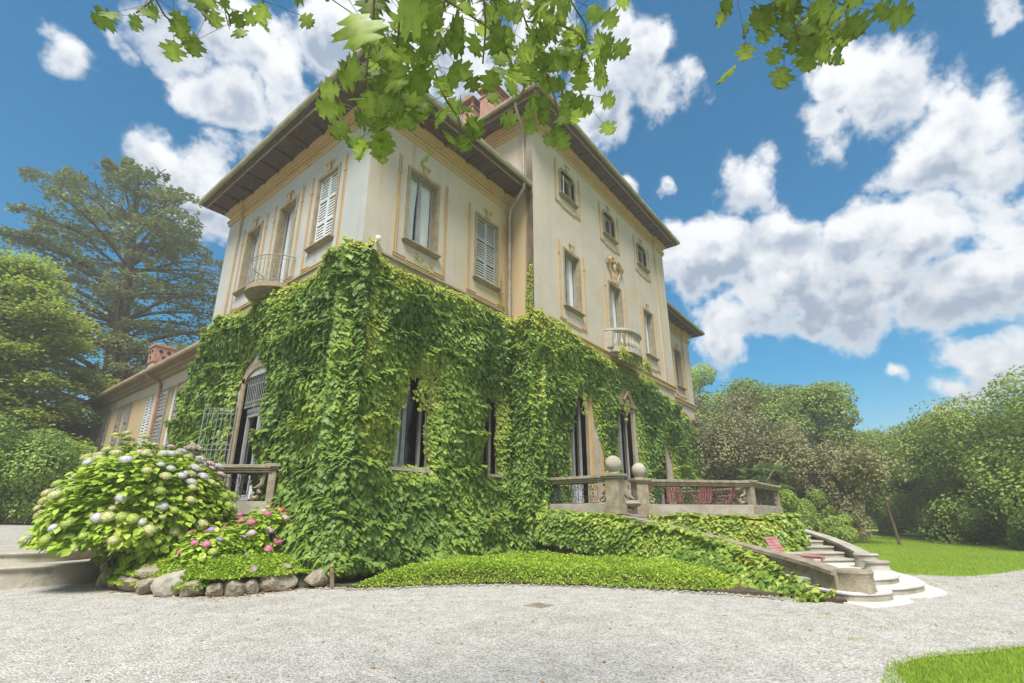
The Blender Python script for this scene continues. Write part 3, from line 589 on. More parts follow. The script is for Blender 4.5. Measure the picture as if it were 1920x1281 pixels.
for T_, pu in ((T1, (.5, -.1)), (T3, (.1, -.3))): window(FT, T_, 'curtain', pulls=pu)
window(FT, T2, 'curtain', sill=False, pulls=(.05, -.3), lab='balcony door under the broken pediment')
for U_ in (U1, U2, U3): window(FT, U_, 'dark', ch=.16, wd=.12, zm=13.62, mm='frame_stone')
for W_ in (W1_, W2_): window(FW, W_, 'dark', zm=8.55)
# white inner casement half-open in the first attic window
mb = MB(); mb.box(14.80, 14.86, 9.13+.12, 9.13+.16, 14.1, 15.3); mb.box(15.1, 15.14, 9.13+.08, 9.13+.12, 14.1, 15.3); mb.box(14.86, 15.1, 9.13+.10, 9.13+.14, 14.1, 14.15); mb.build('casement', 'white_paint', V)
# broken pediment cartouche over the balcony door
mb = MB()
for s_ in (-1, 1):
    x0 = 19.18
    mb.tube(catmull([(x0+s_*x, 9.13-.12, z) for x, z in ((.10, 12.75), (.18, 12.92), (.38, 12.92), (.62, 12.72), (.80, 12.66))], 4), [.05]*9+[.075]*8, 7)
    mb.tube(catmull([(x0+s_*x, 9.13-.10, z) for x, z in ((.08, 12.78), (.30, 12.74), (.55, 12.58), (.78, 12.52))], 4), .045, 6)
    mb.tube(catmull([(x0+s_*x, 9.13-.06, z) for x, z in ((.55, 12.55), (.50, 12.3), (.36, 12.12), (.26, 11.85), (.34, 11.72))], 4), .035, 6)
mb.lathe((x0, 9.13-.07, 12.56), [(.02, -.26), (.11, -.18), (.15, 0), (.11, .17), (.03, .24)], 10, sy=.6)
mb.box(x0-.14, x0+.14, 8.98, 9.128, 12.84, 12.92); mb.box(x0-.11, x0+.11, 9.06, 9.128, 11.75, 12.3)
mb.build('cartouche', 'ochre', V, smooth=True)
# ---- eaves
def eave(poly_in, poly_out, z, name='eave', thick=.05):
    """soffit ring between two plan polylines, plus rafters, fascia and gutter along the outer one"""
    mb = MB(); n = len(poly_in)
    vs = [(*p, z) for p in poly_in]+[(*p, z) for p in poly_out]+[(*p, z+thick) for p in poly_in]+[(*p, z+thick) for p in poly_out]
    fs = []
    for i in range(n-1): fs += [(i, i+1, n+i+1, n+i), (2*n+i, 3*n+i, 3*n+i+1, 2*n+i+1), (n+i, n+i+1, 3*n+i+1, 3*n+i)]
    fs += [(0, n, 3*n, 2*n), (n-1, 3*n-1, 4*n-1, 2*n-1)]
    mb.add(vs, fs); ev = mb.build(name, 'wood_dark', V)
    for i in range(n-1):
        A, B, a, b = Vector(poly_in[i]), Vector(poly_in[i+1]), Vector(poly_out[i]), Vector(poly_out[i+1])
        k = int((B-A).length/.92); dirn = (B-A).normalized(); outn = Vector((dirn.y, -dirn.x))
        if outn.dot((a+b)-(A+B)) < 0: outn = -outn
        dist = abs((a-A).dot(outn)); rl = MB()
        rl.obox((0, 0), (dist-.16, 0), .06, -.10, -.004, -.06, -.004); me = rl.mesh('rafter', 'wood_dark')
        for j in range(k):
            p = A+dirn*((B-A).length*(j+.5)/k); link('rafter', me, ev, Matrix.Translation((p.x, p.y, z)) @ Matrix.Rotation(math.atan2(outn.y, outn.x), 4, 'Z'))
        bd = MB(); q0, q1 = a-outn*.15, b-outn*.15; bd.obox(q0, q1, .022, z-.035, z-.003); bd.build('lit_eave_board', 'wood_lit_edge', ev)  # pale strip carries the lit edge of the eave in its colour
        g = MB(); sec = [(0, .10), (.005, .02), (.05, -.035), (.12, -.05), (.17, -.01), (.18, .10), (.165, .10), (.155, .01), (.12, -.03), (.05, -.015), (.02, .03), (.015, .10)]
        A3, B3 = a-outn*.03, b-outn*.03; m2 = len(sec); da = dirn*0
        vs = [(A3.x+outn.x*x, A3.y+outn.y*x, z+.05+y) for x, y in sec]+[(B3.x+outn.x*x, B3.y+outn.y*x, z+.05+y) for x, y in sec]
        g.add(vs, [(i_, (i_+1) % m2, m2+(i_+1) % m2, m2+i_) for i_ in range(m2)]+[tuple(range(m2)), tuple(range(2*m2-1, m2-1, -1))])
        g.build('gutter', 'gutter', V, smooth=True)
    return ev
eave([(6.48, 20.1), (6.48, 10.24), (12.74, 10.24)], [(5.42, 20.1), (5.42, 9.18), (12.62, 9.18)], 13.18)
eave([(12.75, 20.2), (12.75, 9.13), (26.15, 9.13)], [(11.86, 20.2), (11.86, 8.22), (26.15, 8.22)], 16.70)
eave([(25.75, 10.24), (32.2, 10.24), (32.2, 20.2)], [(25.75, 9.28), (32.75, 9.28), (32.75, 20.2)], 13.18)
# ---- roofs with a visible first row of tiles
def roof(x0, x1, y0, y1, z, slope, name='roof', gable=None):
    h = min(x1-x0, y1-y0)/2*slope; cx_, cy_ = (x0+x1)/2, (y0+y1)/2; mb = MB()
    if x1-x0 > y1-y0: r = [(x0+(y1-y0)/2, cy_), (x1-(y1-y0)/2, cy_)]
    else: r = [(cx_, y0+(x1-x0)/2), (cx_, y1-(x1-x0)/2)]
    vs = [(x0, y0, z), (x1, y0, z), (x1, y1, z), (x0, y1, z), (*r[0], z+h), (*r[1], z+h)]
    fs = [(0, 1, 5, 4), (1, 2, 5), (2, 3, 4, 5), (3, 0, 4)] if x1-x0 > y1-y0 else [(0, 1, 4), (1, 2, 5, 4), (2, 3, 5), (3, 0, 4, 5)]
    mb.add(vs, fs+[(3, 2, 1, 0)]); return mb.build(name, 'tile', V)
rf1 = roof(5.40, 12.75, 9.16, 20.3, 13.29, .42); rf2 = roof(11.84, 26.2, 8.2, 20.9, 16.81, .42); rf3 = roof(25.75, 32.8, 9.25, 20.4, 13.29, .42)
def tile_row(par, A, B, outn, z, m='tile'):
    A, B = Vector(A), Vector(B); d = (B-A); n = int(d.length/.21); d.normalize(); mb = MB(); o2 = Vector(outn)
    for i in range(n):
        p = A+d*(i+.5)*.21; ring = []
        for q, rz in ((.06, 0), (-.45, .19)):
            for k in range(5):
                an = PI*k/4; ring.append((p.x+o2.x*q+d.x*.085*math.cos(an), p.y+o2.y*q+d.y*.085*math.cos(an), z+rz+.075*math.sin(an)))
        mb.add(ring, [(k, k+1, 6+k, 5+k) for k in range(4)]+[(0, 1, 2, 3, 4)])
    return mb.build('tile_row', m, par, kind='stuff')
tile_row(rf1, (5.42, 20.2), (5.42, 9.2), (-1, 0), 13.31); tile_row(rf1, (5.42, 9.18), (12.6, 9.18), (0, -1), 13.31)
tile_row(rf2, (11.86, 20.2), (11.86, 8.22), (-1, 0), 16.83); tile_row(rf2, (11.86, 8.22), (26.1, 8.22), (0, -1), 16.83); tile_row(rf3, (25.8, 9.28), (32.7, 9.28), (0, -1), 13.31)
# ---- downpipes
mb = MB(); mb.tube([(12.30, 9.2, 13.20), (12.30, 9.22, 13.0), (12.36, 9.5, 12.78), (12.50, 9.95, 12.55), (12.55, 10.06, 12.4), (12.55, 10.09, 12.2), (12.55, 10.09, 8.1)], .058, 10)
for z in (11.9, 10.4, 9.0): mb.tube([(12.55, 10.09, z), (12.55, 10.09, z+.06)], .072, 10)
mb.build('downpipe', 'pipe', V, smooth=True)
mb = MB(); mb.tube([(11.92, 9.3, 16.72), (11.93, 9.3, 16.5), (12.15, 9.35, 16.3), (12.5, 9.45, 16.05), (12.62, 9.5, 15.9), (12.66, 9.5, 15.75), (12.68, 9.5, 13.6)], .055, 10); mb.build('downpipe', 'pipe', V, smooth=True)
# ---- chimneys on the tall roof
def chimney(x, y, z0, z1, w, par, m='brick', l=.8):
    mb = MB(); mb.box(x-w/2, x+w/2, y-l/2, y+l/2, z0, z1); ch = mb.build('chimney', m, par)
    mb = MB()
    for i in range(3):
        for j in (-1, 1): mb.box(x-w/2+.02+i*(w-.16)/2, x-w/2+.14+i*(w-.16)/2, y+j*(l/2-.09)-.06, y+j*(l/2-.09)+.06, z1, z1+.38)
    mb.box(x-w/2-.05, x+w/2+.05, y-l/2-.05, y+l/2+.05, z1-.06, z1+.0)
    t = z1+.38; p = [(x-w/2-.12, y-l/2-.12, t), (x+w/2+.12, y-l/2-.12, t), (x+w/2+.12, y+l/2+.12, t), (x-w/2-.12, y+l/2+.12, t), (x-w/2-.1, y, t+.34), (x+w/2+.1, y, t+.34)]
    mb.add(p, [(0, 1, 5, 4), (2, 3, 4, 5), (1, 2, 5), (3, 0, 4), (3, 2, 1, 0)]); mb.build('chimney_cap', 'tile', ch); return ch
chimney(13.6, 13.15, 17.3, 19.7, .95, rf2); chimney(13.6, 11.9, 17.3, 19.75, .95, rf2)
# ---- ground floor openings
def gwin(F, o, name, lab, dep=.22, sm='sash', rails=(), panelz=None, curt=False):
    a, b, c, d = o; mb = MB(); F.bx(mb, a-.16, a, -.03, .2, c, d); F.bx(mb, b, b+.16, -.03, .2, c, d); F.bx(mb, a-.16, b+.16, -.034, .2, d, d+.18)
    wn = mb.build(name, 'frame_stone', V, label=lab); sash(F, wn, o, dep, sm, rails=rails)
    mb = MB(); mb.add([F.P(a+.03, dep+.03, c+.03), F.P(b-.03, dep+.03, c+.03), F.P(b-.03, dep+.03, d-.03), F.P(a+.03, dep+.03, d-.03)], [(0, 1, 2, 3)]); mb.build('pane', 'glass', wn)
    if panelz: mb = MB(); F.bx(mb, a+.05, b-.05, dep+.01, dep+.05, c+.04, panelz); mb.build('door_panel', 'shutter_white', wn)
    if curt: mb = MB(); curtain_mesh(F, mb, a+.05, (a+b)/2-.02, c+.05, d-.05, dep+.12, 0.05); mb.build('curtain', 'curtain', wn, smooth=True)
    return wn
g = gwin(FR, G1, 'window', 'ground floor window framed by ivy with white blind', curt=True); mb = MB(); FR.bx(mb, G1[0]-.15, G1[1]+.15, -.2, .2, G1[2]-.08, G1[2]); mb.build('sill', 'pale_stone', g)
g = gwin(FR, G2, 'window', 'narrow ground floor window deep in the ivy'); mb = MB(); FR.bx(mb, G2[0]-.15, G2[1]+.15, -.2, .2, G2[2]-.08, G2[2]); mb.build('sill', 'pale_stone', g)
# rounded lower corners of the two ground floor sashes
for o in (G1, G2):
    mb = MB(); a, b, c, d = o; m_ = (a+b)/2
    for e, s_ in ((a+.05, 1), (m_-.05, -1), (m_+.05, 1), (b-.05, -1)):
        mb.add([FR.P(u, q, z) for q in (.2, .27) for u, z in ((e, c+.05), (e+s_*.14, c+.05), (e+s_*.05, c+.10), (e, c+.2))], [(0, 1, 2, 3), (7, 6, 5, 4), (1, 5, 6, 2), (2, 6, 7, 3)])
    mb.build('sash_corner', 'sash', V)
for D_ in (D1, D2, D3):
    g = gwin(FT, D_, 'french_door', None, rails=(2.45,), panelz=2.42)
# stone pediment over the middle terrace door and ochre panels beside the doors
mb = MB(); x0 = 19.26
mb.add([(x, 9.13-q, z) for q in (.16, .0) for x, z in ((x0-.95, 5.9), (x0+.95, 5.9), (x0+.95, 6.02), (x0+.25, 6.6), (x0, 6.72), (x0-.25, 6.6), (x0-.95, 6.02))], [tuple(range(7)), tuple(range(13, 6, -1))]+[(i, (i+1) % 7, 7+(i+1) % 7, 7+i) for i in range(7)])
mb.tube(catmull([(x0-.35, 8.93, 6.1), (x0-.12, 8.9, 6.35), (x0, 8.9, 6.5), (x0+.12, 8.9, 6.35), (x0+.35, 8.93, 6.1)], 4), .06, 6)
mb.build('door_pediment', 'frame_stone', V)
for a, b in ((16.45, 16.85), (20.1, 20.35), (17.9, 18.3), (23.8, 24.15), (31.2, 32.1)):
    F = FW if a > 30 else FT
    mb = MB(); F.bx(mb, a, b, -.05, -.002, 1.4, 6.2); mb.build('door_pilaster', 'pale_stone', V)
for a, b in ((16.20, 16.44), (16.86, 17.1), (24.16, 24.36), (31.0, 31.19)):
    F = FW if a > 30 else FT
    mb = MB(); F.bx(mb, a, b, -.06, -.003, 1.4, 6.2); mb.build('pilaster_edge', 'ochre', V)
mb = MB(); FW.bx(mb, 31.0, 32.35, -.16, -.0, 6.95, 7.1); FW.bx(mb, 31.0, 32.45, -.24, -.0, 7.1, 7.2); FW.bx(mb, 31.1, 32.25, -.1, -.001, 6.6, 6.95); mb.build('pilaster_capital', 'frame_stone', V)
# ---- garden door of the side front: arch, grille, sashes, hinged iron gate
a, b, c, d = LD
mb = MB(); FL.bx(mb, a-.22, a, -.05, .3, c, 5.55); FL.bx(mb, b, b+.22, -.05, .3, c, 5.55)
n = 10; m_ = (a+b)/2; r0, r1 = (b-a)/2, (b-a)/2+.24
for i in range(n):
    q = []
    for r in (r0, r1):
        for k in (i, i+1): an = PI*k/n; q.append((m_-r*math.cos(an), 5.35+.42*r/r0*math.sin(an)+(0 if r == r0 else .1)))
    q = [q[0], q[1], q[3], q[2]]; mb.add([FL.P(u, dd, z) for dd in (-.05, .3) for u, z in q], [(0, 1, 2, 3), (7, 6, 5, 4), (0, 4, 5, 1), (2, 6, 7, 3), (1, 5, 6, 2), (3, 7, 4, 0)])
gd = mb.build('garden_door', 'frame_stone', V, label='tall arched garden door with iron fanlight grille')
mb = MB(); FL.bx(mb, a, b, .16, .24, 4.42, 4.56); FL.bx(mb, a, a+.09, .18, .26, c, 4.42); FL.bx(mb, b-.09, b, .18, .26, c, 4.42)
# left leaf closed, right leaf swung in a little
FL.bx(mb, m_-.03, m_+.06, .17, .25, c, 4.42); FL.bx(mb, m_+.06, b-.09, .18, .25, 4.30, 4.42); FL.bx(mb, m_+.06, b-.09, .18, .25, c, 1.95)
FL.bx(mb, a+.09, m_-.03, .20, .25, 4.30, 4.42); FL.bx(mb, a+.09, m_-.03, .20, .25, c, 2.3)
mb.build('sash_frame', 'sash', gd)
mb = MB(); FL.bx(mb, a+.12, m_-.05, .185, .199, 1.6, 2.5); mb.build('door_panel', 'shutter_white', gd)
mb = MB(); mb.add([FL.P(a+.08, .23, 2.3), FL.P(m_, .23, 2.3), FL.P(m_, .23, 4.32), FL.P(a+.08, .23, 4.32)], [(0, 1, 2, 3)]); mb.build('pane', 'glass', gd)
mb = MB()
for k in range(14):
    u = a+.06+(b-a-.12)*k/13; zt = 5.35+.40*math.sqrt(max(0, 1-((u-m_)/r0)**2)); mb.tube([FL.P(u, .06, 4.56), FL.P(u, .06, zt)], .014, 5)
for z in (4.6, 4.74, 5.28): FL.bx(mb, a, b, .045, .075, z-.015, z+.015)
mb.build('fanlight_grille', 'iron', gd)
# iron gate leaf swung outwards
G = MB(); hx, hy = 6.40, 16.12; dx, dy = -.62, .785; Lg = 1.0
def gp(t, z): return (hx+dx*t, hy+dy*t, z)
for k in range(8): G.tube([gp(Lg*k/7, 2.28), gp(Lg*k/7, 4.62)], .012 if 0 < k < 7 else .02, 5)
for z in (2.30, 2.42, 2.62, 3.30, 3.45, 4.42, 4.60): G.tube([gp(0, z), gp(Lg, z)], .013, 5)
gt = G.build('iron_gate', 'iron', gd)
mb = MB(); mb.obox(gp(0, 0)[:2], gp(Lg, 0)[:2], .012, 1.5, 2.28); mb.build('gate_panel', 'iron', gt)
G = MB(); hx, hy = 6.38, 14.12; dx, dy = -.22, -.975; Lg = .95
for k in range(8): G.tube([gp(Lg*k/7, 1.6), gp(Lg*k/7, 4.55)], .012 if 0 < k < 7 else .02, 5)
for z in (1.62, 2.3, 3.30, 3.45, 4.5): G.tube([gp(0, z), gp(Lg, z)], .013, 5)
G.build('iron_gate', 'iron', gd)
# ---- iron balcony of the side front
mb = MB(); cy_ = 14.86; pl_ = [(6.47, cy_-1.05)]+[(6.47-.85*math.sin(PI*(.5 - abs(t-.5))*1.0)**.55, cy_-1.05+2.1*t) for t in np.linspace(.08, .92, 15)]+[(6.47, cy_+1.05)]
mb.prism(pl_, 8.05, 8.20); ib = mb.build('balcony', 'frame_stone', V, label='small bowed iron balcony on the side front')
mb = MB(); rp = [(x+.03 if x < 6.4 else x, y) for x, y in pl_]
mb.tube([(x, y, 9.12) for x, y in rp], .016, 6); mb.tube([(x, y, 8.28) for x, y in rp], .012, 6); mb.tube([(x, y, 9.0) for x, y in rp], .008, 5)
for i, (x, y) in enumerate(rp): mb.tube([(x, y, 8.2), (x, y, 9.12)], .009 if i % 4 else .014, 5)
for i in range(1, len(rp)-1):
    x, y = rp[i]; s_ = (-1)**i
    mb.tube(catmull([(x, y, 8.35), (x, y+.05*s_, 8.5), (x, y-.04*s_, 8.65), (x, y+.05*s_, 8.82), (x, y, 8.95)], 3), .007, 4)
mb.build('balcony_railing', 'iron', ib)
# ---- stone balcony of the front
cx_ = 19.18; mb = MB()
def bow(w, dpt, n=16): return [(cx_-w+2*w*i/n, 9.13-dpt*(1-abs(2*i/n-1)**3.2)) for i in range(n+1)]
mb.prism(bow(1.30, .92), 8.04, 8.22); mb.prism(bow(1.15, .75), 7.9, 8.035); sb = mb.build('balcony', 'pale_stone', V, label='bowed stone balcony with turned balusters')
def ring(w0, d0, w1, d1, z0, z1, name, m):
    mb = MB(); a_, b_ = bow(w0, d0), bow(w1, d1); n = len(a_)
    vs = [(*p, z0) for p in a_]+[(*p, z0) for p in b_]+[(*p, z1) for p in a_]+[(*p, z1) for p in b_]
    fs = []
    for i in range(n-1): fs += [(i, i+1, n+i+1, n+i), (2*n+i, 3*n+i, 3*n+i+1, 2*n+i+1), (i, 2*n+i, 2*n+i+1, i+1), (n+i, n+i+1, 3*n+i+1, 3*n+i)]
    fs += [(0, n, 3*n, 2*n), (n-1, 3*n-1, 4*n-1, 2*n-1)]; mb.add(vs, fs); return mb.build(name, m, sb)
ring(1.32, .95, 1.05, .70, 9.0, 9.10, 'handrail', 'pale_stone'); ring(1.28, .90, 1.10, .74, 8.94, 9.0, 'handrail', 'pale_stone')
bal = MB(); bal.lathe((0, 0, 0), [(.055, 0), (.055, .05), (.035, .08), (.05, .13), (.075, .22), (.07, .3), (.04, .42), (.03, .52), (.045, .6), (.055, .64), (.055, .72)], 10); bme = bal.mesh('baluster', 'pale_stone', smooth=True)
bw = bow(1.19, .82, 13)
for i in range(1, 13): link('baluster', bme, sb, Matrix.Translation((bw[i][0], bw[i][1], 8.22)))
mb = MB()
for x in (cx_-1.16, cx_+1.16): mb.box(x-.12, x+.12, 8.80, 9.128, 8.22, 8.94)
mb.build('balcony_pier', 'pale_stone', sb)
# small security lamp on the corner
mb = MB(); mb.lathe((6.9, 10.14, 8.55), [(.03, 0), (.07, .02), (.09, .08), (.06, .13), (.02, .15)], 10); mb.box(6.87, 6.93, 10.14, 10.238, 8.62, 8.66); mb.build('wall_lamp', 'white_paint', V)

# ================================================================== ANNEX WING
A = thing('annex', 'long low ochre annex with grey shutters behind the garden bushes', 'annex', (7.0, 19.9, 0))
AW = [(34.6, 35.3, 3.9, 6.93), (30.9, 31.65, 3.9, 6.86), (27.0, 28.05, 3.6, 6.8), (23.9, 24.9, 3.3, 6.8)]
wall(FA, 19.95, 37.4, .5, 7.72, AW, 'wall', 'plaster_warm', A)
mb = MB(); mb.box(7.0, 14, 37.4, 37.6, .5, 7.72); mb.box(13.9, 14.1, 20.3, 37.4, .5, 7.72); mb.build('end_wall', 'plaster_warm', A)
mb = MB(); FA.bx(mb, 20, 29.5, -.006, 0, 6.86, 7.35); FA.bx(mb, 25.1, 26.9, -.006, 0, 3, 6.86); FA.bx(mb, 29.5, 33.2, -.006, 0, 6.95, 7.35); mb.build('patched_render', 'plaster', A)
for (a, b, c, d), m in zip(AW, ('shutter_grey', 'shutter_grey', None, 'shutter_grey')):
    mb = MB(); FA.bx(mb, a, b, .15, .2, c, d); wn = mb.build('window', 'curtain' if m != None else 'shutter_white', A)
    mb = MB(); mb.add([FA.P(a+.03, .12, c), FA.P(b-.03, .12, c), FA.P(b-.03, .12, d), FA.P(a+.03, .12, d)], [(0, 1, 2, 3)]); mb.build('pane', 'glass', wn)
    if m:
        wsh = (b-a)*.95
        louvre(FA, 'shutter', A, a-wsh, a-.02, c, d, -.03, m, sub=False, pitch=.16); louvre(FA, 'shutter', A, b+.02, b+wsh, c, d, -.03, m, sub=False, pitch=.16)
    else: louvre(FA, 'shutter', A, a+.02, (a+b)/2, c, d, .06, 'shutter_white', sub=False, pitch=.14); louvre(FA, 'shutter', A, (a+b)/2+.01, b-.02, c, d, .06, 'shutter_white', sub=False, pitch=.14)
mb = MB(); FA.bx(mb, 19.95, 37.4, -.35, 0, 7.50, 7.60); FA.bx(mb, 19.95, 37.4, -.18, 0, 7.36, 7.50); mb.build('cornice', 'frame_stone', A)
mb = MB(); x0, x1, y0, y1, z, h = 6.42, 14.6, 19.92, 38.0, 7.74, 2.3; cx2 = (x0+x1)/2
mb.add([(x0, y0, z), (x1, y0, z), (x1, y1, z), (x0, y1, z), (cx2, y0, z+h), (cx2, y1-4, z+h), (x0, y0, z-.12), (x1, y0, z-.12), (x1, y1, z-.12), (x0, y1, z-.12)],
       [(0, 4, 5, 3), (1, 2, 5, 4), (2, 3, 5), (0, 1, 4), (6, 7, 1, 0), (7, 8, 2, 1), (8, 9, 3, 2), (9, 6, 0, 3), (9, 8, 7, 6)])
ar = mb.build('roof', 'tile', A); tile_row(ar, (6.42, 37.9), (6.42, 20), (-1, 0), 7.78)
mb = MB(); mb.tube([(6.36, 20, 7.68), (6.36, 38, 7.66)], .075, 8); mb.build('gutter', 'gutter', A, smooth=True)
mb = MB(); mb.tube([(6.40, 26.4, 7.62), (6.45, 26.4, 7.45), (6.85, 26.15, 7.25), (6.93, 26.1, 7.1), (6.93, 26.1, 3.2)], .06, 8); mb.build('downpipe', 'copper', A, smooth=True)
mb = MB(); mb.box(8.3, 9.2, 33.6, 34.5, 8.3, 10.2); ac = mb.build('chimney', 'mortar', ar)
mb = MB(); mb.box(8.24, 9.26, 33.54, 34.56, 10.05, 11.0); mb.box(8.18, 9.32, 33.48, 34.62, 11.0, 11.12); mb.build('chimney_head', 'brick', ac)
mb = MB()
for q, zq in ((.25, 10.72), (.65, 10.72), (.45, 10.35)): mb.tube([(8.20, 33.6+q, zq), (8.23, 33.6+q, zq)], .10, 8); mb.tube([(8.3+q, 33.5, zq), (8.3+q, 33.53, zq)], .10, 8)
mb.build('smoke_hole_shade', 'dark', ac)  # near-black discs laid on the brick stand for the holes' shade
# ================================================================== TERRACES
TZ = 1.40
def terrace(name, label, poly, wallm='wall_stone', ledge=True):
    t = thing(name, label, 'terrace', (poly[0][0], poly[0][1], 0))
    mb = MB(); mb.prism(poly, -.05, TZ-.10); mb.build('retaining_wall', wallm, t)
    c = Vector((sum(p[0] for p in poly)/len(poly), sum(p[1] for p in poly)/len(poly)))
    p2 = [tuple(c+(Vector(p)-c)*(1+.16/(Vector(p)-c).length)) for p in poly]
    mb = MB(); mb.prism(p2, TZ-.10, TZ); mb.build('paving_ledge', 'step_stone', t, bevel=.015); return t
terrace('front_terrace', 'raised stone terrace before the tall front of the villa', [(13.05, 9.1), (12.95, 6.5), (15.1, 6.6), (18.35, 4.15), (22.7, 4.15), (24.3, 9.1)])
terrace('garden_terrace', 'small canted terrace at the arched garden door behind the hydrangea', [(6.45, 12.2), (6.08, 12.4), (4.75, 14.0), (3.9, 15.0), (3.9, 18.0), (6.45, 18.2)])
def scroll_bracket(mb, A, dirv, z0, z1, r=.055):
    """S volute standing against a post, in the vertical plane of the run"""
    h = z1-z0; P = lambda t, z: (A.x+dirv.x*t, A.y+dirv.y*t, z0+z*h)
    sp = [P(.26+.15*(1-k/11)*math.cos(PI*.5+k*.62), .24+.22*(1-k/11)*math.sin(PI*.5+k*.62)) for k in range(11)]
    mb.tube([P(.05, .98), P(.09, .8), P(.10, .62), P(.17, .52)]+sp, r, 6)
    mb.tube([P(.16+.07*(1-k/7)*math.cos(PI*.2+k*.7), .80+.10*(1-k/7)*math.sin(PI*.2+k*.7)) for k in range(7)], r*.7, 5)
def iron_panel(mb, A, B, z0, z1):
    L_ = (B-A).length; d = (B-A).normalized(); h = z1-z0; n = max(1, round(L_/(h*.62))); w_ = L_/n
    P = lambda t, z: (A.x+d.x*t, A.y+d.y*t, z)
    mb.tube([P(0, z0+.015), P(L_, z0+.015)], .012, 4); mb.tube([P(0, z1-.015), P(L_, z1-.015)], .012, 4)
    for i in range(n):
        u = w_*i
        for s_ in (0, 1):
            f = (lambda x: u+x*w_) if s_ == 0 else (lambda x: u+w_-x*w_)
            def spr(cx_, cz_, R_, a0, tr, sg):
                return [P(f(cx_+R_/w_*(1-.82*k/14)*math.cos(a0+sg*tr*k/14)), z0+h*cz_+R_*(1-.82*k/14)*math.sin(a0+sg*tr*k/14)) for k in range(15)]
            mb.tube([P(f(.02), z0+h*.5)]+spr(.27, .28, .15*h, PI, 8.5, 1), .009, 4, cap=False)
            mb.tube([P(f(.02), z0+h*.5)]+spr(.27, .72, .15*h, PI, 8.5, -1), .009, 4, cap=False)
            mb.tube([P(f(.5), z0+.02), P(f(.38), z0+h*.12), P(f(.46), z0+h*.3), P(f(.5), z0+h*.5)], .009, 4, cap=False)
            mb.tube([P(f(.5), z1-.02), P(f(.38), z1-h*.12), P(f(.46), z1-h*.3), P(f(.5), z1-h*.5)], .009, 4, cap=False)
        mb.tube([P(u, z0), P(u, z1)], .010, 4, cap=False)
        mb.lathe(P(u+w_/2, z0+h*.5), [(.01, -.04), (.035, 0), (.01, .04)], 6)
def run(par, A, B, top, ends=(1, 1)):
    A, B = Vector(A), Vector(B); d = (B-A).normalized(); z = TZ
    mb = MB(); mb.obox(A, B, .17, z+.002, z+.26); mb.obox(A, B, .13, z+.26, z+.31); mb.build('plinth', 'step_stone', par, bevel=.01)
    mb = MB(); mb.obox(A, B, .13, top-.20, top-.15); mb.obox(A, B, .16, top-.15, top-.09); mb.obox(A, B, .20, top-.09, top-.03); mb.obox(A, B, .16, top-.03, top); mb.build('coping', 'stone', par, bevel=.012)
    a, b = A+d*(.55 if ends[0] else .14), B-d*(.55 if ends[1] else .14)
    mb = MB(); iron_panel(mb, a, b, z+.31, top-.20); mb.build('iron_scroll_panel', 'iron_dark', par, smooth=True)
    for e_, q_, d_ in ((ends[0], A+d*.14, d), (ends[1], B-d*.14, -d)):
        if e_: mb = MB(); scroll_bracket(mb, q_, d_, z+.31, top-.20); mb.build('scroll_bracket', 'stone', par, smooth=True)
def post(par, p, ang, top, w_=.20, ball=0, m='stone'):
    R_ = Matrix.Rotation(ang, 2); q = lambda x, y: tuple(Vector(p)+R_ @ Vector((x, y)))
    sq = lambda s_: [q(-s_, -s_), q(s_, -s_), q(s_, s_), q(-s_, s_)]
    mb = MB(); mb.prism(sq(w_+.05), TZ+.004, TZ+.27); mb.prism(sq(w_), TZ+.27, top-.12); mb.prism(sq(w_+.05), top-.12, top-.06); mb.prism(sq(w_+.09), top-.06, top+.022)
    o = mb.build('post', m, par, bevel=.012)
    if ball:
        mb = MB(); mb.lathe((p[0], p[1], top+.02), [(.15, 0), (.16, .03), (.09, .06)]+[(ball*math.sin(t), .04+ball-ball*math.cos(t)) for t in np.linspace(.42, PI-.02, 16)], 28)
        mb.build('stone_ball', 'pale_stone', o, smooth=True)
    return o
BR = thing('stone_balustrade', 'weathered stone balustrade with iron scrollwork and two stone balls on the front terrace', 'balustrade', (13.0, 6.6, 0))
P1, P2, P3, P4 = (13.0, 6.6), (15.35, 6.88), (18.4, 4.28), (22.55, 4.3)
run(BR, (13.1, 9.0), P1, 2.5, (0, 1)); post(BR, P1, 0, 2.5, .20, .24); a23 = math.atan2(P3[1]-P2[1], P3[0]-P2[0])
post(BR, P2, a23, 2.5, .20, .235); run(BR, P2, P3, 2.5); post(BR, P3, a23/2, 2.5, .10); run(BR, P3, P4, 2.5); post(BR, P4, 0, 2.5, .10); run(BR, P4, (24.2, 9.0), 2.5, (1, 0))
mb = MB(); d = Vector((.93, -.36)); scroll_bracket(mb, Vector((13.2, 6.45)), Vector((.8, -.6)), TZ-.02, 2.36, .085)
mb.lathe((13.42, 6.28, TZ+.30), [(.02, -.1), (.2, -.08), (.26, 0), (.2, .08), (.02, .1)], 14); mb.build('volute', 'stone', BR, smooth=True)
BL = thing('stone_balustrade', 'mossy stone balustrade with scroll bracket in front of the garden door, behind the hydrangea', 'balustrade', (6.06, 12.48, 0))
Q1, Q2, Q3 = (6.06, 12.48), (4.72, 14.12), (4.0, 15.05)
run(BL, Q2, Q1, 2.6, (0, 1)); post(BL, Q1, math.atan2(-.62, .78), 2.6, .09); post(BL, Q2, 0, 2.6, .17); run(BL, Q3, Q2, 2.6, (0, 0)); post(BL, Q3, 0, 2.6, .17); run(BL, Q3, (4.0, 17.9), 2.6, (0, 0))
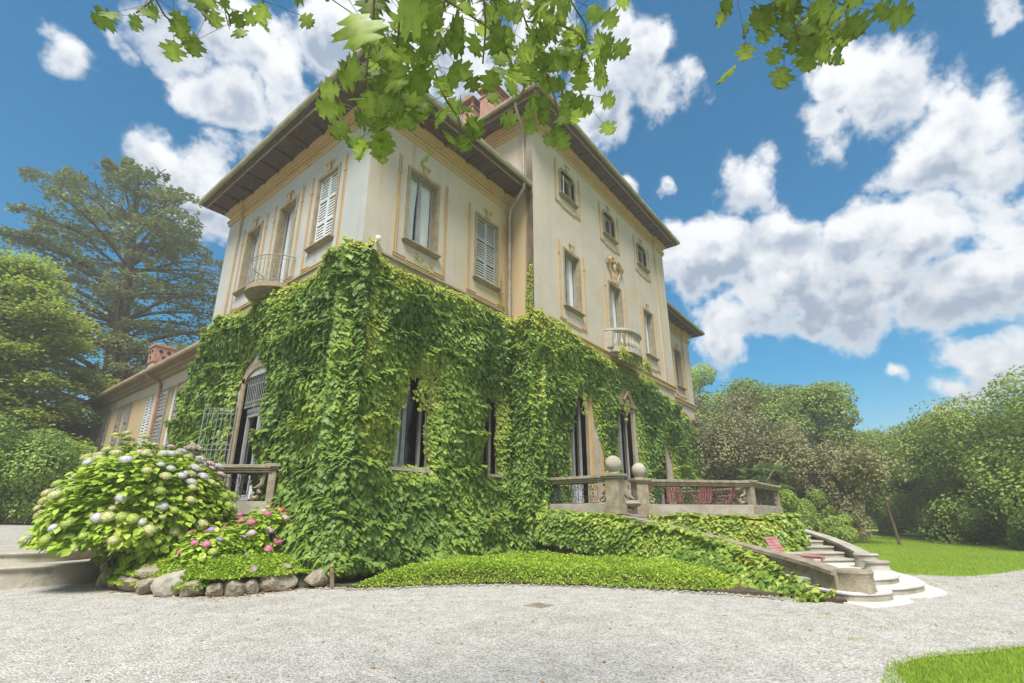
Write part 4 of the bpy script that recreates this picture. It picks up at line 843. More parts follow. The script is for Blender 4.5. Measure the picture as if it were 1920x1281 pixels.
def urn(loc, label):
    t = thing('stone_urn', label, 'urn', loc, 'stone fruit urns on the garden balustrade')
    mb = MB(); mb.lathe(loc, [(.15, 0), (.15, .03), (.08, .06), (.06, .12), (.10, .16), (.17, .22), (.19, .28), (.2, .30)], 16); mb.build('bowl', 'stone', t, smooth=True)
    rg = random.Random(3); mb = MB()
    for k in range(26):
        a = rg.uniform(0, 2*PI); r = .17*math.sqrt(rg.random()); zz = .34+.14*(1-(r/.19)**2)*rg.uniform(.6, 1); s_ = rg.uniform(.05, .08)
        mb.lathe((loc[0]+r*math.cos(a), loc[1]+r*math.sin(a), loc[2]+zz), [(s_*math.sin(q), -s_*math.cos(q)) for q in np.linspace(.2, PI-.1, 5)], 7)
    mb.build('carved_fruit', 'rock', t, smooth=True); return t
urn((4.72, 14.12, 2.622), 'carved stone fruit urn standing left of the open iron gate'); urn((4.0, 15.05, 2.622), 'second carved stone urn, half hidden behind the hydrangea blooms')
# ---- front staircase
S = thing('terrace_staircase', 'pale stone staircase sweeping up to the front terrace from the gravel', 'staircase', (12, 1, 0))
def slab(poly, z0, z1, name='step', m='marble', nose=.03):
    c = Vector((sum(p[0] for p in poly)/len(poly), sum(p[1] for p in poly)/len(poly))); mb = MB()
    mb.prism([tuple(c+(Vector(p)-c)*(1-nose/max(.3, (Vector(p)-c).length))) for p in poly], z0, z1-.05); mb.build('riser', 'step_stone', S) if False else None
    s1 = mb; o = s1.build(name, 'step_stone', S); mb = MB(); mb.prism(poly, z1-.05, z1); mb.build('tread', m, o, bevel=.012); return o
apron = smoothpoly([(10.3, 1.2), (10.15, .85), (10.5, .55), (11.1, .30), (11.6, .40), (12.2, -.05), (12.9, -.18), (13.8, .05), (15.2, .3), (16.4, 1.0)], 4)+[(13, 4), (11.5, 2.5)]
slab(apron, -.03, .02)
A_ = smoothpoly([(10.5, 1.35), (10.45, 1.05), (10.7, .72), (11.1, .56), (11.5, .62), (11.9, .36), (12.7, .12), (13.6, .22), (14.6, .55), (15.6, 1.1)], 4)+[(13.6, 4.2), (11.9, 3.2)]
slab(A_, -.03, .16)
B_ = smoothpoly([(10.9, 1.55), (11.2, 1.0), (11.7, .80), (12.2, .52), (12.9, .48), (13.6, .66), (14.5, 1.1)], 4)+[(15.6, 1.4), (15.0, 2.6), (14, 4.2), (12.2, 3.9)]
slab(B_, .10, .29)
F_ = [(15.1, 1.36), (15.55, 1.60), (15.95, 1.85), (16.35, 2.12), (16.75, 2.45), (17.15, 2.80), (17.5, 3.12), (17.9, 3.45), (18.3, 3.75), (18.7, 4.1)]
I_ = [(13.7, 2.55), (14.2, 2.9), (14.65, 3.2), (15.1, 3.5), (15.5, 3.8), (15.95, 4.1), (16.4, 4.4), (16.9, 4.7), (17.4, 4.9), (17.9, 5.2)]
for k in range(9): slab([I_[k], F_[k], F_[9], I_[9]], .2+.02*k, .375+.115*k, m='pale_stone')
N_ = [(12.2, 3.5), (12.35, 3.95), (12.45, 4.3), (12.55, 4.65), (12.62, 5.0), (12.7, 5.35), (12.76, 5.7), (12.82, 6.0), (12.88, 6.3), (12.95, 6.5)]
J_ = [(14.5, 3.7), (14.6, 4.1), (14.7, 4.5), (14.8, 4.85), (14.85, 5.2), (14.9, 5.5), (14.95, 5.8), (15.0, 6.1), (15.05, 6.35), (15.1, 6.55)]
for k in range(9): slab([N_[k], J_[k], J_[9], N_[9]], .2+.02*k, .29+.112*(k+1)+.0, m='step_stone')
def ramp(pts, hw, zb, name, mt, cop=True, cm='step_stone', cw=.05):
    """parapet following pts (x, y, ztop)"""
    P_ = catmull(pts, 5); n = len(P_); L_, R_ = [], []
    for i, p in enumerate(P_):
        t = (P_[min(i+1, n-1)]-P_[max(i-1, 0)]); t.z = 0; t.normalize(); nn = Vector((-t.y, t.x, 0)); L_.append((p, nn))
    def strip(hw, f0, f1, nm, m):
        vs = []; 
        for p, nn in L_:
            for s_, zz in ((hw, f0(p)), (-hw, f0(p)), (-hw, f1(p)), (hw, f1(p))): q = p+nn*s_; vs.append((q.x, q.y, zz))
        fs = [(i*4+j, i*4+(j+1) % 4, (i+1)*4+(j+1) % 4, (i+1)*4+j) for i in range(n-1) for j in range(4)]+[(0, 1, 2, 3), tuple(range(4*n-1, 4*n-5, -1))]
        mb = MB(); mb.add(vs, fs); return mb.build(nm, m, S)
    w_ = strip(hw, lambda p: zb, lambda p: p.z-.07, name, mt)
    strip(hw+cw, lambda p: p.z-.068, lambda p: p.z, 'coping', cm); return w_
ramp([(10.62, 1.22, .47), (11.2, 1.80, .575), (12.0, 3.0, .77), (12.6, 4.8, 1.12), (12.9, 6.5, 1.40)], .11, -.05, 'parapet', 'wall_stone', cm='stone')
ramp([(13.6, .88, .44), (14.5, 1.06, .46), (15.3, 1.26, .55), (16.1, 1.68, .70), (16.9, 2.28, .87), (17.6, 2.92, 1.01), (18.4, 3.65, 1.15)], .10, -.05, 'parapet', 'step_stone', cm='pale_stone', cw=.05)
mb = MB(); mb.lathe((10.78, 1.05, .15), [(.32, 0), (.30, .03), (.29, .26), (.31, .30), (.29, .34), (.02, .345)], 18, sx=.9); mb.build('end_pier', 'stone', S, smooth=True)
mb = MB(); mb.lathe((13.45, .85, .28), [(.25, 0), (.23, .03), (.20, .13), (.24, .16), (.24, .19), (.02, .20)], 14, sx=1.1); mb.lathe((13.95, 1.05, .28), [(.24, 0), (.22, .24), (.25, .27), (.22, .30), (.02, .31)], 12); mb.build('end_pier', 'pale_stone', S, smooth=True)
# ---- planted round bastion wall between the two flights
mb = MB(); BASTION = smoothpoly([(15.05, 6.5), (14.95, 5.2), (15.0, 3.8), (15.25, 3.0), (15.9, 2.9), (17.2, 3.5), (19.0, 4.0), (20, 4.4)], 4)+[(19, 5.2), (16, 6.6)]
mb.prism(BASTION, -.05, 1.31); o = mb.build('planted_bastion', 'wall_stone'); tag(o, 'curved retaining wall between the stair flights, draped in ivy', 'wall')
# ---- round garden steps on the left
RS = thing('round_steps', 'three tiers of weathered round stone steps at the left edge beside the hydrangea', 'steps', (2.5, 16.3, 0))
for (c, r, z0, z1) in (((2.40, 16.25), 2.08, -.04, .40), ((2.55, 16.35), 1.22, .40, .62)):
    mb = MB(); mb.lathe((*c, 0), [(r-.05, z0), (r-.05, z1-.07)], 56); st = mb.build('step', 'wall_render', RS, smooth=True)
    mb = MB(); mb.lathe((*c, 0), [(r-.02, z1-.07), (r, z1-.045), (r, z1-.02), (r-.02, z1)], 56); mb.build('tread', 'step_stone' if z1 < .3 else 'pale_stone', st, smooth=True)
# low kerb of the hedge bed on the forecourt
KB = thing('kerb', 'low stone kerb along the foot of the hedge at the left edge', 'kerb', (0, 30, 1.1))
for k in range(9):
    mb = MB(); x = -3+k*.95; mb.box(x, x+.9, 30.2+.04*k, 30.45+.04*k, 1.0, 1.24+.02*(k % 2)); mb.build('kerb_stone', 'stone', KB, bevel=.02)
# ---- rock edging of the flower bed
RW = thing('rock_edging', 'rough boulder edging of the flower bed below the hydrangeas', 'rock wall', (4.1, 10.0, 0))
rg = random.Random(11)
def boulder(x, y, z, sx, sy, sz, m='rock', name='rock', par=None, sd=0):
    bm = bmesh.new(); bmesh.ops.create_icosphere(bm, subdivisions=3, radius=1); v = np.array([q.co[:] for q in bm.verts])
    n = fbm(v*1.3+sd*7.1, sd, 4); n2 = fbm(v*4+sd*3.1, sd+5, 3)
    rk = np.random.default_rng(sd*13+1); pn = unit(rk.normal(0, 1, (9, 3))); pd = rk.uniform(.52, .86, 9)
    for i, q in enumerate(bm.verts):
        c = v[i]*(.80+.5*n[i])
        for a_, b_ in zip(pn, pd): c = c-a_*max(0, c @ a_-b_)*.92
        c = c*(1+.16*(n2[i]-.5)); q.co = (x+c[0]*sx, y+c[1]*sy, z+c[2]*sz)
    og = org(par); me = bpy.data.meshes.new(name); 
    for q in bm.verts: q.co -= og
    bm.to_mesh(me); bm.free(); me.materials.append(M[m]); o = bpy.data.objects.new(name, me); COL.objects.link(o)
    if par: o.parent = par
    return o
edge = catmull([(3.75, 14.2, 0), (3.35, 13.1, 0), (3.55, 11.8, 0), (3.95, 10.6, 0), (4.35, 10.05, 0), (5.0, 9.95, 0), (5.75, 9.95, 0), (6.1, 9.7, 0)], 14)
acc_ = 0; last = edge[0]; k = 0; nxt = .0
for p in edge:
    acc_ += (p-last).length; last = p
    if acc_ >= nxt:
        s_ = rg.uniform(.13, .38); k += 1; hz = min(rg.uniform(.16, .30), s_*.95)
        boulder(p.x+rg.uniform(-.04, .04), p.y+rg.uniform(-.04, .04), hz*.62, s_, s_*rg.uniform(.8, 1.1), hz, par=RW, sd=k, m='pale_stone' if k % 7 == 3 else 'rock')
        if rg.random() < .35: boulder(p.x+rg.uniform(-.1, .2), p.y+rg.uniform(.0, .2), .36, s_*.6, s_*.6, .12, par=RW, sd=k+50)
        nxt = acc_+s_*1.35
mb = MB(); mb.prism(smoothpoly([(3.9, 14.4), (3.5, 13.0), (3.7, 11.9), (4.1, 10.7), (4.5, 10.2), (5.2, 10.1), (6.3, 10.1)], 4)+[(6.45, 10.3), (6.45, 12.2), (4.0, 15.0)], -.03, .30); o = mb.build('flower_bed', 'soil', kind='structure')
mb = MB(); mb.prism(smoothpoly([(5.9, 9.85), (6.5, 8.85), (7.6, 8.15), (8.6, 7.2), (9.5, 5.7), (10.1, 3.6), (10.4, 1.9), (10.3, 1.15)], 4)+[(10.6, 1.2), (12.0, 3.5), (12.6, 5.5), (12.8, 9.1), (12.7, 10.2), (6.5, 10.2)], -.03, .05); mb.build('planting_bed', 'soil', kind='structure')
# pebbles along the bed's edge: loose stones, uncountable
pts = catmull([(6.0, 9.7, 0), (6.5, 8.75, 0), (7.6, 8.02, 0), (8.6, 7.08, 0), (9.5, 5.55, 0), (10.05, 3.6, 0), (10.3, 1.9, 0)], 40); mb = MB()
for p in pts:
    for q in range(3):
        s_ = rg.uniform(.010, .030); a = rg.uniform(0, PI); x, y = p.x+rg.gauss(0, .10)-.06, p.y+rg.gauss(0, .10)-.06
        mb.lathe((x, y, .0), [(s_*.8, 0), (s_, s_*.4), (s_*.5, s_*.8)], 5, sx=rg.uniform(.8, 1.6))
o = mb.build('edging_pebbles', 'step_stone', kind='stuff'); tag(o, 'loose pale pebbles along the edge of the planted bed', 'pebbles')
DC = thing('drain_cover', 'small flat iron drain cover sunk in the gravel before the vine', 'drain cover', (7.05, 5.05, 0))
mb = MB(); mb.box(6.88, 7.22, 4.88, 5.22, -.02, .002); mb.build('rim', 'rock', DC); 
for k in range(5): mb = MB(); mb.box(6.91, 7.19, 4.91+.06*k, 4.945+.06*k, .002, .008); mb.build('bar', 'rock', DC)
# ---- garden furniture
def rot(x, y, a): return (x*math.cos(a)-y*math.sin(a), x*math.sin(a)+y*math.cos(a))
def sl_chair(x, y, a, label):
    t = thing('garden_chair', label, 'chair', (x, y, TZ), 'red chairs on the front terrace'); Mx = Matrix.Translation((x, y, TZ)) @ Matrix.Rotation(a, 4, 'Z')
    def piece(name, vs0, m='red_paint'):
        mb = MB(); mb.add([Mx @ Vector(v) for v in vs0.v], vs0.f); mb.build(name, m, t)
    for k in range(4): q = MB(); q.box(-.24, .24, -.22+.12*k, -.13+.12*k, .42, .44); piece('seat_slat', q)
    for k in range(5): q = MB(); u = -.23+.1*k; q.add([(u, .22, .46), (u+.06, .22, .46), (u+.06, .40, 1.02), (u, .40, 1.02), (u, .245, .455), (u+.06, .245, .455), (u+.06, .425, 1.01), (u, .425, 1.01)], [(0, 1, 2, 3), (7, 6, 5, 4), (0, 4, 5, 1), (1, 5, 6, 2), (2, 6, 7, 3), (3, 7, 4, 0)]); piece('back_slat', q)
    for sx in (-1, 1):
        q = MB(); q.tube([(sx*.25, -.22, 0), (sx*.25, -.20, .42), (sx*.25, .2, .44), (sx*.25, .42, 1.05)], .016, 6); q.tube([(sx*.25, .30, 0), (sx*.25, .1, .42), (sx*.25, -.2, .66), (sx*.25, .28, .68)], .016, 6); piece('leg_frame', q)
    q = MB(); q.box(-.26, .26, .38, .42, .98, 1.04); piece('top_rail', q)
for x, y, a, lb in ((16.4, 7.4, .5, 'red slatted garden chair nearest the right stone ball'), (17.9, 6.7, -.4, 'red slatted garden chair turned half left by the iron panel'), (19.2, 6.2, .2, 'red slatted garden chair in the middle of the balustrade run'), (19.9, 5.6, 1.0, 'red slatted garden chair close to the corner post')): sl_chair(x, y, a+2.2, lb)
Lx = thing('sun_lounger', 'faded red reclining lounger standing on the stair landing', 'lounger', (13.3, 2.35, .29)); Mx = Matrix.Translation((13.2, 2.3, .29)) @ Matrix.Rotation(-1.95, 4, 'Z') @ Matrix.Diagonal((.70, .75, .85, 1))
def lp(name, q, m='red_faded'):
    mb = MB(); mb.add([Mx @ Vector(v) for v in q.v], q.f); mb.build(name, m, Lx)
for k in range(6): q = MB(); s0 = k*.075; q.add([(-.55-s0*.55, y, .28+s0) for y in (-.3, .3)]+[(-.55-(s0+.065)*.55, y, .28+s0+.065) for y in (.3, -.3)]+[(-.57-s0*.55, y, .265+s0) for y in (-.3, .3)]+[(-.57-(s0+.065)*.55, y, .265+s0+.065) for y in (.3, -.3)], [(0, 1, 2, 3), (7, 6, 5, 4), (0, 4, 5, 1), (1, 5, 6, 2), (2, 6, 7, 3), (3, 7, 4, 0)]); lp('back_slat', q, 'red_faded')
for k in range(7): q = MB(); x = -.5+k*.17; q.box(x, x+.14, -.3, .3, .25+(.03 if k > 3 else 0), .27+(.03 if k > 3 else 0)); lp('seat_slat', q)
for y in (-.3, .3):
    q = MB(); q.box(-.55, .72, y-.02, y+.02, .20, .25); q.box(-.5, -.45, y-.02, y+.02, 0, .2); q.box(.6, .65, y-.02, y+.02, 0, .2); lp('side_rail', q, 'red_faded')
# ================================================================== CLIMBING VINE
def sdf(poly, u, z):
    """signed distance to a polygon, positive inside"""
    P_ = np.array(poly, float); Q_ = np.roll(P_, -1, 0); d = np.full(u.shape, 1e9); ins = np.zeros(u.shape, bool)
    for (ax, ay), (bx_, by_) in zip(P_, Q_):
        ex, ey = bx_-ax, by_-ay; t = np.clip(((u-ax)*ex+(z-ay)*ey)/(ex*ex+ey*ey+1e-12), 0, 1)
        d = np.minimum(d, np.hypot(u-ax-ex*t, z-ay-ey*t))
        c = ((ay > z) != (by_ > z)); xi = ax+(z-ay)/np.where(abs(by_-ay) < 1e-12, 1e-12, by_-ay)*ex; ins ^= c & (u < xi)
    return np.where(ins, d, -d)
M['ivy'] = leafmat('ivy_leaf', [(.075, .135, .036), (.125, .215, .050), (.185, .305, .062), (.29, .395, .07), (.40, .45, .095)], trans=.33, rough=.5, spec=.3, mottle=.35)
M['ivy_pale'] = leafmat('pale_ivy_leaf', [(.08, .14, .03), (.16, .27, .045), (.27, .38, .06), (.38, .42, .08), (.42, .36, .08)], trans=.28, rough=.45, spec=.35)
def vine(name, par, F, poly, holes, dens_, t0, t1, seed, m='ivy', top=None, foot=0, size=(.085, .175), tintb=0.03, wob=.16, edge=.5, hull=True, lobj=0, clip=None, corner=None, patches=()):
    us = [p[0] for p in poly]; zs = [p[1] for p in poly]; u0, u1, z0, z1 = min(us), max(us), min(zs), max(zs)
    rg = np.random.default_rng(seed)
    def field(u, z):
        w_ = (fbm(np.stack([u*1.1, z*1.1, u*0+seed], 1), seed, 4)-.5)*2*wob+(fbm(np.stack([u*4, z*4, u*0+seed], 1), seed+3, 2)-.5)*wob*1.2
        s_ = sdf(poly, u, z)
        for h in holes: s_ = np.minimum(s_, -sdf(h, u, z)*1.0+0.0)
        s_ = s_+w_
        th = t0+(t1-t0)*(1.5*fbm(np.stack([u*.75, z*.55, u*0+9+seed], 1), seed+11, 3)-.25)
        # hanging tufts: shingled lumps, fuller at their upper edge
        q = z*.9+1.3*fbm(np.stack([u*.9, z*.6, u*0], 1), seed+21, 3); fr = q-np.floor(q)
        th = th*(.62+.75*np.clip(fr, 0, 1)**1.0*fbm(np.stack([u*1.5, z*1.3, u*0+4], 1), seed+31, 2)*1.6)
        th = th+foot*sstep(2.4-z, 0, 2.6)
        if corner is not None: th = th*np.sqrt(np.clip(1-(np.clip(corner-u, 0, None)/.75)**2, 0, 1))
        return s_, th*(.22+.78*sstep(s_, 0, edge))
    area = (u1-u0)*(z1-z0); n = int(area*dens_*1.6); u = rg.uniform(u0, u1, n); z = rg.uniform(z0, z1, n)
    if clip: kk = u > clip; u, z = u[kk], z[kk]
    s_, th = field(u, z); k = s_ > 0; u, z, th, s_ = u[k], z[k], th[k], s_[k]; n = len(u)
    r = rg.random(n); lay = np.where(r < .72, 1-.22*rg.random(n), .35+.5*rg.random(n)); dep = -th*lay
    e = .12; _, ta = field(u+e, z); _, tb = field(u, z+e); gu = (ta-th)/e; gz = (tb-th)/e
    U_ = np.array([0, 1, 0] if F.ax == 'x' else [1, 0, 0], float); O_ = np.array([-1, 0, 0] if F.ax == 'x' else [0, -1, 0], float); Zv = np.array([0, 0, 1.0])
    pos = np.stack([F.p+dep, u, z], 1) if F.ax == 'x' else np.stack([u, F.p+dep, z], 1)
    nrm = O_[None]*1.0-U_[None]*gu[:, None]*.7-Zv[None]*gz[:, None]*.7+Zv[None]*.55+rg.normal(0, .40, (n, 3))
    tip = -Zv[None]*1.0+O_[None]*.45+rg.normal(0, .34, (n, 3))
    sz = rg.uniform(*size, n)*(.8+.4*sstep(s_, 0, .8))
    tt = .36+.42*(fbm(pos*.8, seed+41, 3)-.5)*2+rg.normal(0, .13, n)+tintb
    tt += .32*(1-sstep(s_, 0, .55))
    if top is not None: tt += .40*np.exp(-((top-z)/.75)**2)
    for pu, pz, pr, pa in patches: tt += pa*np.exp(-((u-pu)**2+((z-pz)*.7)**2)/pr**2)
    tt -= .22*(lay < .8)  # deeper leaves tinted darker: shade between the leaves put into the colour
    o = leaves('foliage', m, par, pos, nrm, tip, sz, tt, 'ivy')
    if lobj:   # nearest leaves as single leaves
        C_ = np.array([0, 0, 1.4]); d = np.linalg.norm(pos-C_, axis=1); idx = np.argsort(d+rg.random(n)*1.5)[:lobj]
        mes = [leaves_mesh('leaf', m, np.zeros((1, 3)), np.array([[0, -.25, 1.0]]), np.array([[0, 1.0, 0]]), np.array([1.0]), np.array([t_]), 'ivy') for t_ in (.2, .4, .6, .8)]
        for i in idx:
            nn = Vector(nrm[i]).normalized(); tp = Vector(tip[i]); tp = (tp-nn*tp.dot(nn)).normalized(); sd = tp.cross(nn)
            R_ = Matrix((sd, tp, nn)).transposed().to_4x4()
            link('leaf', mes[int(np.clip(tt[i], 0, .99)*4)], par, Matrix.Translation(Vector(pos[i])+nn*.03) @ R_ @ Matrix.Scale(sz[i], 4))
    if hull:  # dark backing sheet added behind the leaves, painted as shaded depth in gaps
        gx = int((u1-u0)/.16)+1; gz_ = int((z1-z0)/.16)+1; uu, zz = np.meshgrid(np.linspace(u0, u1, gx), np.linspace(z0, z1, gz_)); uf, zf = uu.ravel(), zz.ravel(); s2, t2 = field(uf, zf)
        d2 = -t2*.52; v = np.stack([F.p+d2, uf, zf], 1) if F.ax == 'x' else np.stack([uf, F.p+d2, zf], 1); ok = (s2 > .10) & (uf > (clip if clip else -1e9))
        fs = [(j*gx+i, j*gx+i+1, (j+1)*gx+i+1, (j+1)*gx+i) for j in range(gz_-1) for i in range(gx-1) if ok[j*gx+i] and ok[j*gx+i+1] and ok[(j+1)*gx+i] and ok[(j+1)*gx+i+1]]
        used = sorted({i for f in fs for i in f}); mp = {a: b for b, a in enumerate(used)}; og = org(par)
        me = bpy.data.meshes.new('dark_backing'); me.from_pydata([(v[i][0]-og.x, v[i][1]-og.y, v[i][2]) for i in used], [], [tuple(mp[i] for i in f) for f in fs])
        me.polygons.foreach_set('use_smooth', [True]*len(me.polygons)); me.materials.append(M['vine_backing']); q = bpy.data.objects.new('dark_backing', me); COL.objects.link(q); q.parent = par
    return o
VV = thing('climbing_vine', 'dense green climbing vine covering the whole ground floor of the villa', 'vine', (6.3, 10.1, 0))
# side front: thinner towards the annex, opening at the garden door
def rect(a, b, c, d): return [(a, c), (b, c), (b, d), (a, d)]
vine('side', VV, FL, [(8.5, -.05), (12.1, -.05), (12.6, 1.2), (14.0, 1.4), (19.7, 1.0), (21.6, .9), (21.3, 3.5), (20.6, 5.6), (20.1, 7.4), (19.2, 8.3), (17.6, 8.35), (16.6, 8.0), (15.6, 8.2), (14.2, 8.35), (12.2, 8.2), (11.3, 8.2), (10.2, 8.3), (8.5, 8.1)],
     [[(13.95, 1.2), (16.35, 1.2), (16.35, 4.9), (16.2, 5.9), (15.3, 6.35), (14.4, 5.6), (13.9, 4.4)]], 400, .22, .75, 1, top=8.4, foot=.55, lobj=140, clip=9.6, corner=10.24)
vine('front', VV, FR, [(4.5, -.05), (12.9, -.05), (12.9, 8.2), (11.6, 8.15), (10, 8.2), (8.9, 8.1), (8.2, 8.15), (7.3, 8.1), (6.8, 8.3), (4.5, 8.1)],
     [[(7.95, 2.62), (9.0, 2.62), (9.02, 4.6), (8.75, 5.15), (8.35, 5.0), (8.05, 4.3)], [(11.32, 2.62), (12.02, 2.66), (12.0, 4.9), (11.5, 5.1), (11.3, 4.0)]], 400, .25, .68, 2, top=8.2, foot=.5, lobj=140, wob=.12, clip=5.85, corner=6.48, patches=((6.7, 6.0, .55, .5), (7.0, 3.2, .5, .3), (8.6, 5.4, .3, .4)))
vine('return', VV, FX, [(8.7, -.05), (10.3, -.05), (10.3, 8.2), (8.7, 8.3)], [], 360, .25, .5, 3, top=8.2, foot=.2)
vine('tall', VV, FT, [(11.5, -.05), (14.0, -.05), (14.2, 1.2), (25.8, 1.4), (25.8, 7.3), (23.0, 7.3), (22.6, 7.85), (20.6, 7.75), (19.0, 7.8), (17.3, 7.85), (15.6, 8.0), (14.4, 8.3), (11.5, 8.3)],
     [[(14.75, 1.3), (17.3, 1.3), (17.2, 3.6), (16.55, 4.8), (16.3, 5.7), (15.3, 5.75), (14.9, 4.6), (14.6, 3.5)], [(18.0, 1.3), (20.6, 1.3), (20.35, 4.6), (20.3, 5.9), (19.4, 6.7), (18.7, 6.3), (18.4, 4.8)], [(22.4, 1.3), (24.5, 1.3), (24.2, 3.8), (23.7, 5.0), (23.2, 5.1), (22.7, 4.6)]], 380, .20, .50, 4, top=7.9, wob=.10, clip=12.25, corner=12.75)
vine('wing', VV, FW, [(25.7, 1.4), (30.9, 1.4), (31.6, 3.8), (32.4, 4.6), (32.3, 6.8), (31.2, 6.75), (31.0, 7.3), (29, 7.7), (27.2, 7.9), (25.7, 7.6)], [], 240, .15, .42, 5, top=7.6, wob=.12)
vine('balcony', VV, Face('y', 8.45), [(17.6, 7.6), (21.0, 7.6), (20.9, 8.15), (17.8, 8.2)], [], 260, .05, .25, 6, top=8.2, hull=False)
vine('runner', VV, FX, [(9.16, 8.2), (9.50, 8.2), (9.42, 9.9), (9.2, 10.1)], [], 420, .04, .12, 7, top=9.5, hull=False, size=(.08, .12), wob=.05)
vine('runner', VV, FR, [(12.1, 8.2), (12.4, 8.2), (12.3, 9.8), (12.2, 9.8)], [], 160, .02, .06, 8, top=9, hull=False, size=(.05, .09), wob=.08)
vine('runner', VV, FR, [(7.9, 8.2), (9.3, 8.2), (8.9, 8.75), (8.3, 8.9)], [], 110, .02, .06, 8, top=9, hull=False, size=(.05, .09), wob=.1)
# tendrils hanging before the first ground floor window and the tall doors
for (F_v, u, zt, zb, sd) in ((FR, 8.05, 5.0, 4.05, 1), (FR, 8.72, 5.1, 4.1, 2), (FR, 8.6, 5.0, 4.4, 3), (FT, 19.1, 6.2, 5.1, 4), (FT, 15.6, 5.8, 5.0, 5), (FT, 23.1, 5.3, 4.5, 6)):
    n = 60; rg2 = np.random.default_rng(sd); z = rg2.uniform(zb, zt, n); uu = u+rg2.normal(0, .06, n); dd = -.18+rg2.normal(0, .05, n)
    pos = np.stack([uu, F_v.p+dd, z], 1); leaves('hanging_shoots', 'ivy', VV, pos, np.tile([0, -1., .3], (n, 1))+rg2.normal(0, .4, (n, 3)), np.tile([0, 0, -1.], (n, 1))+rg2.normal(0, .3, (n, 3)), rg2.uniform(.07, .12, n), rg2.uniform(.7, 1, n), 'ivy')
mb = MB()
for pts, r in (([(6.0, 9.3, 0), (6.12, 9.6, .5), (6.3, 10.0, 1.5), (6.45, 10.1, 3)], .045), ([(6.25, 13.2, 1.4), (6.1, 13.3, 2.3), (6.2, 13.0, 2.9), (6.05, 13.1, 3.6), (6.2, 13.2, 4.6)], .06), ([(6.0, 12.6, 2.62), (6.15, 12.9, 2.75), (6.2, 13.1, 3.2)], .05), ([(8.9, 10.0, 2.6), (8.86, 10.05, 3.6), (8.8, 10.1, 5)], .012), ([(8.75, 9.95, 4.1), (8.95, 10.0, 4.3), (9.05, 10.1, 4.7)], .012)): mb.tube(catmull(pts, 5), r, 7)
mb.build('vine_stem', 'vine_bark', VV, smooth=True)
# ivy over stair parapet, bastion and terrace edge
def vine_path(name, label, pts, zt, zb, dens_, th, seed, m='ivy_pale', cat='vine', over=.1, size=(.10, .16), tb=.1, holes=0.0):
    """ivy draped over the outer (-n) side of a wall following pts"""
    P_ = catmull([(x, y, 0) for x, y in pts], 10); cum = [0]
    for a, b in zip(P_[:-1], P_[1:]): cum.append(cum[-1]+(b-a).length)
    cum = np.array(cum); PA = np.array([(p.x, p.y) for p in P_]); Ltot = cum[-1]; rg = np.random.default_rng(seed)
    zt = np.array(zt); zb = np.array(zb); par = thing(name, label, cat, (pts[0][0], pts[0][1], 0))
    n = int(Ltot*1.8*dens_); s_ = rg.uniform(0, Ltot, n); f = rg.random(n)
    top = np.interp(s_/Ltot, zt[:, 0], zt[:, 1]); bot = np.interp(s_/Ltot, zb[:, 0], zb[:, 1])
    wv = (fbm(np.stack([s_*1.6, s_*0, s_*0], 1), seed, 3)-.5)*.35; bot = bot+wv*(bot > .1); top = top+wv*.5
    z = bot+(top-bot)*f; keep = (rg.random(n) < np.clip((top-bot)/1.5, .05, 1)) & (z > 0)
    if holes: keep &= ~((fbm(np.stack([s_*1.1, z*1.1, s_*0+5], 1), seed+9, 3) < holes) & (z < top-.35))
    s_, z, f, top = s_[keep], z[keep], f[keep], top[keep]; n = len(s_)
    x = np.interp(s_, cum, PA[:, 0]); y = np.interp(s_, cum, PA[:, 1]); dx = np.interp(s_+.05, cum, PA[:, 0])-np.interp(s_-.05, cum, PA[:, 0]); dy = np.interp(s_+.05, cum, PA[:, 1])-np.interp(s_-.05, cum, PA[:, 1])
    l = np.hypot(dx, dy)+1e-9; nx, ny = -dy/l, dx/l
    t_ = th*(.4+1.2*fbm(np.stack([s_*1.2, z*1.3, s_*0], 1), seed+4, 3))*(1+1.3*(1-f)*(top < 1.1)+.4*(1-f)); lay = np.where(rg.random(n) < .7, 1-.3*rg.random(n), rg.random(n)*.8)
    d = t_*lay; ov = (f > .93); d = np.where(ov, rg.uniform(-over, th, n), d)
    pos = np.stack([x+nx*d, y+ny*d, z+.04*ov], 1); O_ = np.stack([nx, ny, 0*nx], 1)
    nrm = O_*(.8-.5*ov[:, None])+np.array([[0, 0, .6]])+np.array([[0, 0, .6]])*ov[:, None]+rg.normal(0, .4, (n, 3)); tip = -np.array([[0, 0, 1.]])+O_*.6+rg.normal(0, .4, (n, 3))
    tt = .32+tb+.4*(fbm(pos*1.4, seed+2, 3)-.5)*2+rg.normal(0, .14, n)+.10*(f > .8)-.2*(lay < .6)  # inner leaves get a darker tint as painted shade
    leaves('foliage', m, par, pos, nrm, tip, rg.uniform(*size, n), tt, 'ivy'); return par
vine_path('stair_ivy', 'ivy mass draped over the near stair parapet and trailing down to the gravel', [(12.55, 8.7), (12.7, 6.9), (12.72, 6.2), (12.5, 4.9), (11.9, 3.2), (11.1, 1.95), (10.45, 1.3)][::-1],
          [(0, .1), (.08, .18), (.16, .36), (.24, .60), (.30, .80), (.45, 1.0), (.6, 1.2), (.75, 1.45), (1, 1.5)], [(0, 0), (.3, .0), (.55, .05), (.68, .35), (.8, .55), (1, .7)], 1500, .36, 21, tb=-.02, size=(.10, .16))
vine_path('bastion_ivy', 'yellow-green ivy over the curved wall between the stair flights', [(14.95, 6.4), (14.85, 5.2), (14.9, 3.8), (15.2, 2.95), (15.9, 2.82), (17.2, 3.4), (18.6, 3.8), (21, 3.95), (22.6, 4.0)][::-1],
          [(0, 1.36), (1, 1.38)], [(0, 0), (.5, .25), (1, .35)], 1500, .26, 22, tb=.10, size=(.11, .17))
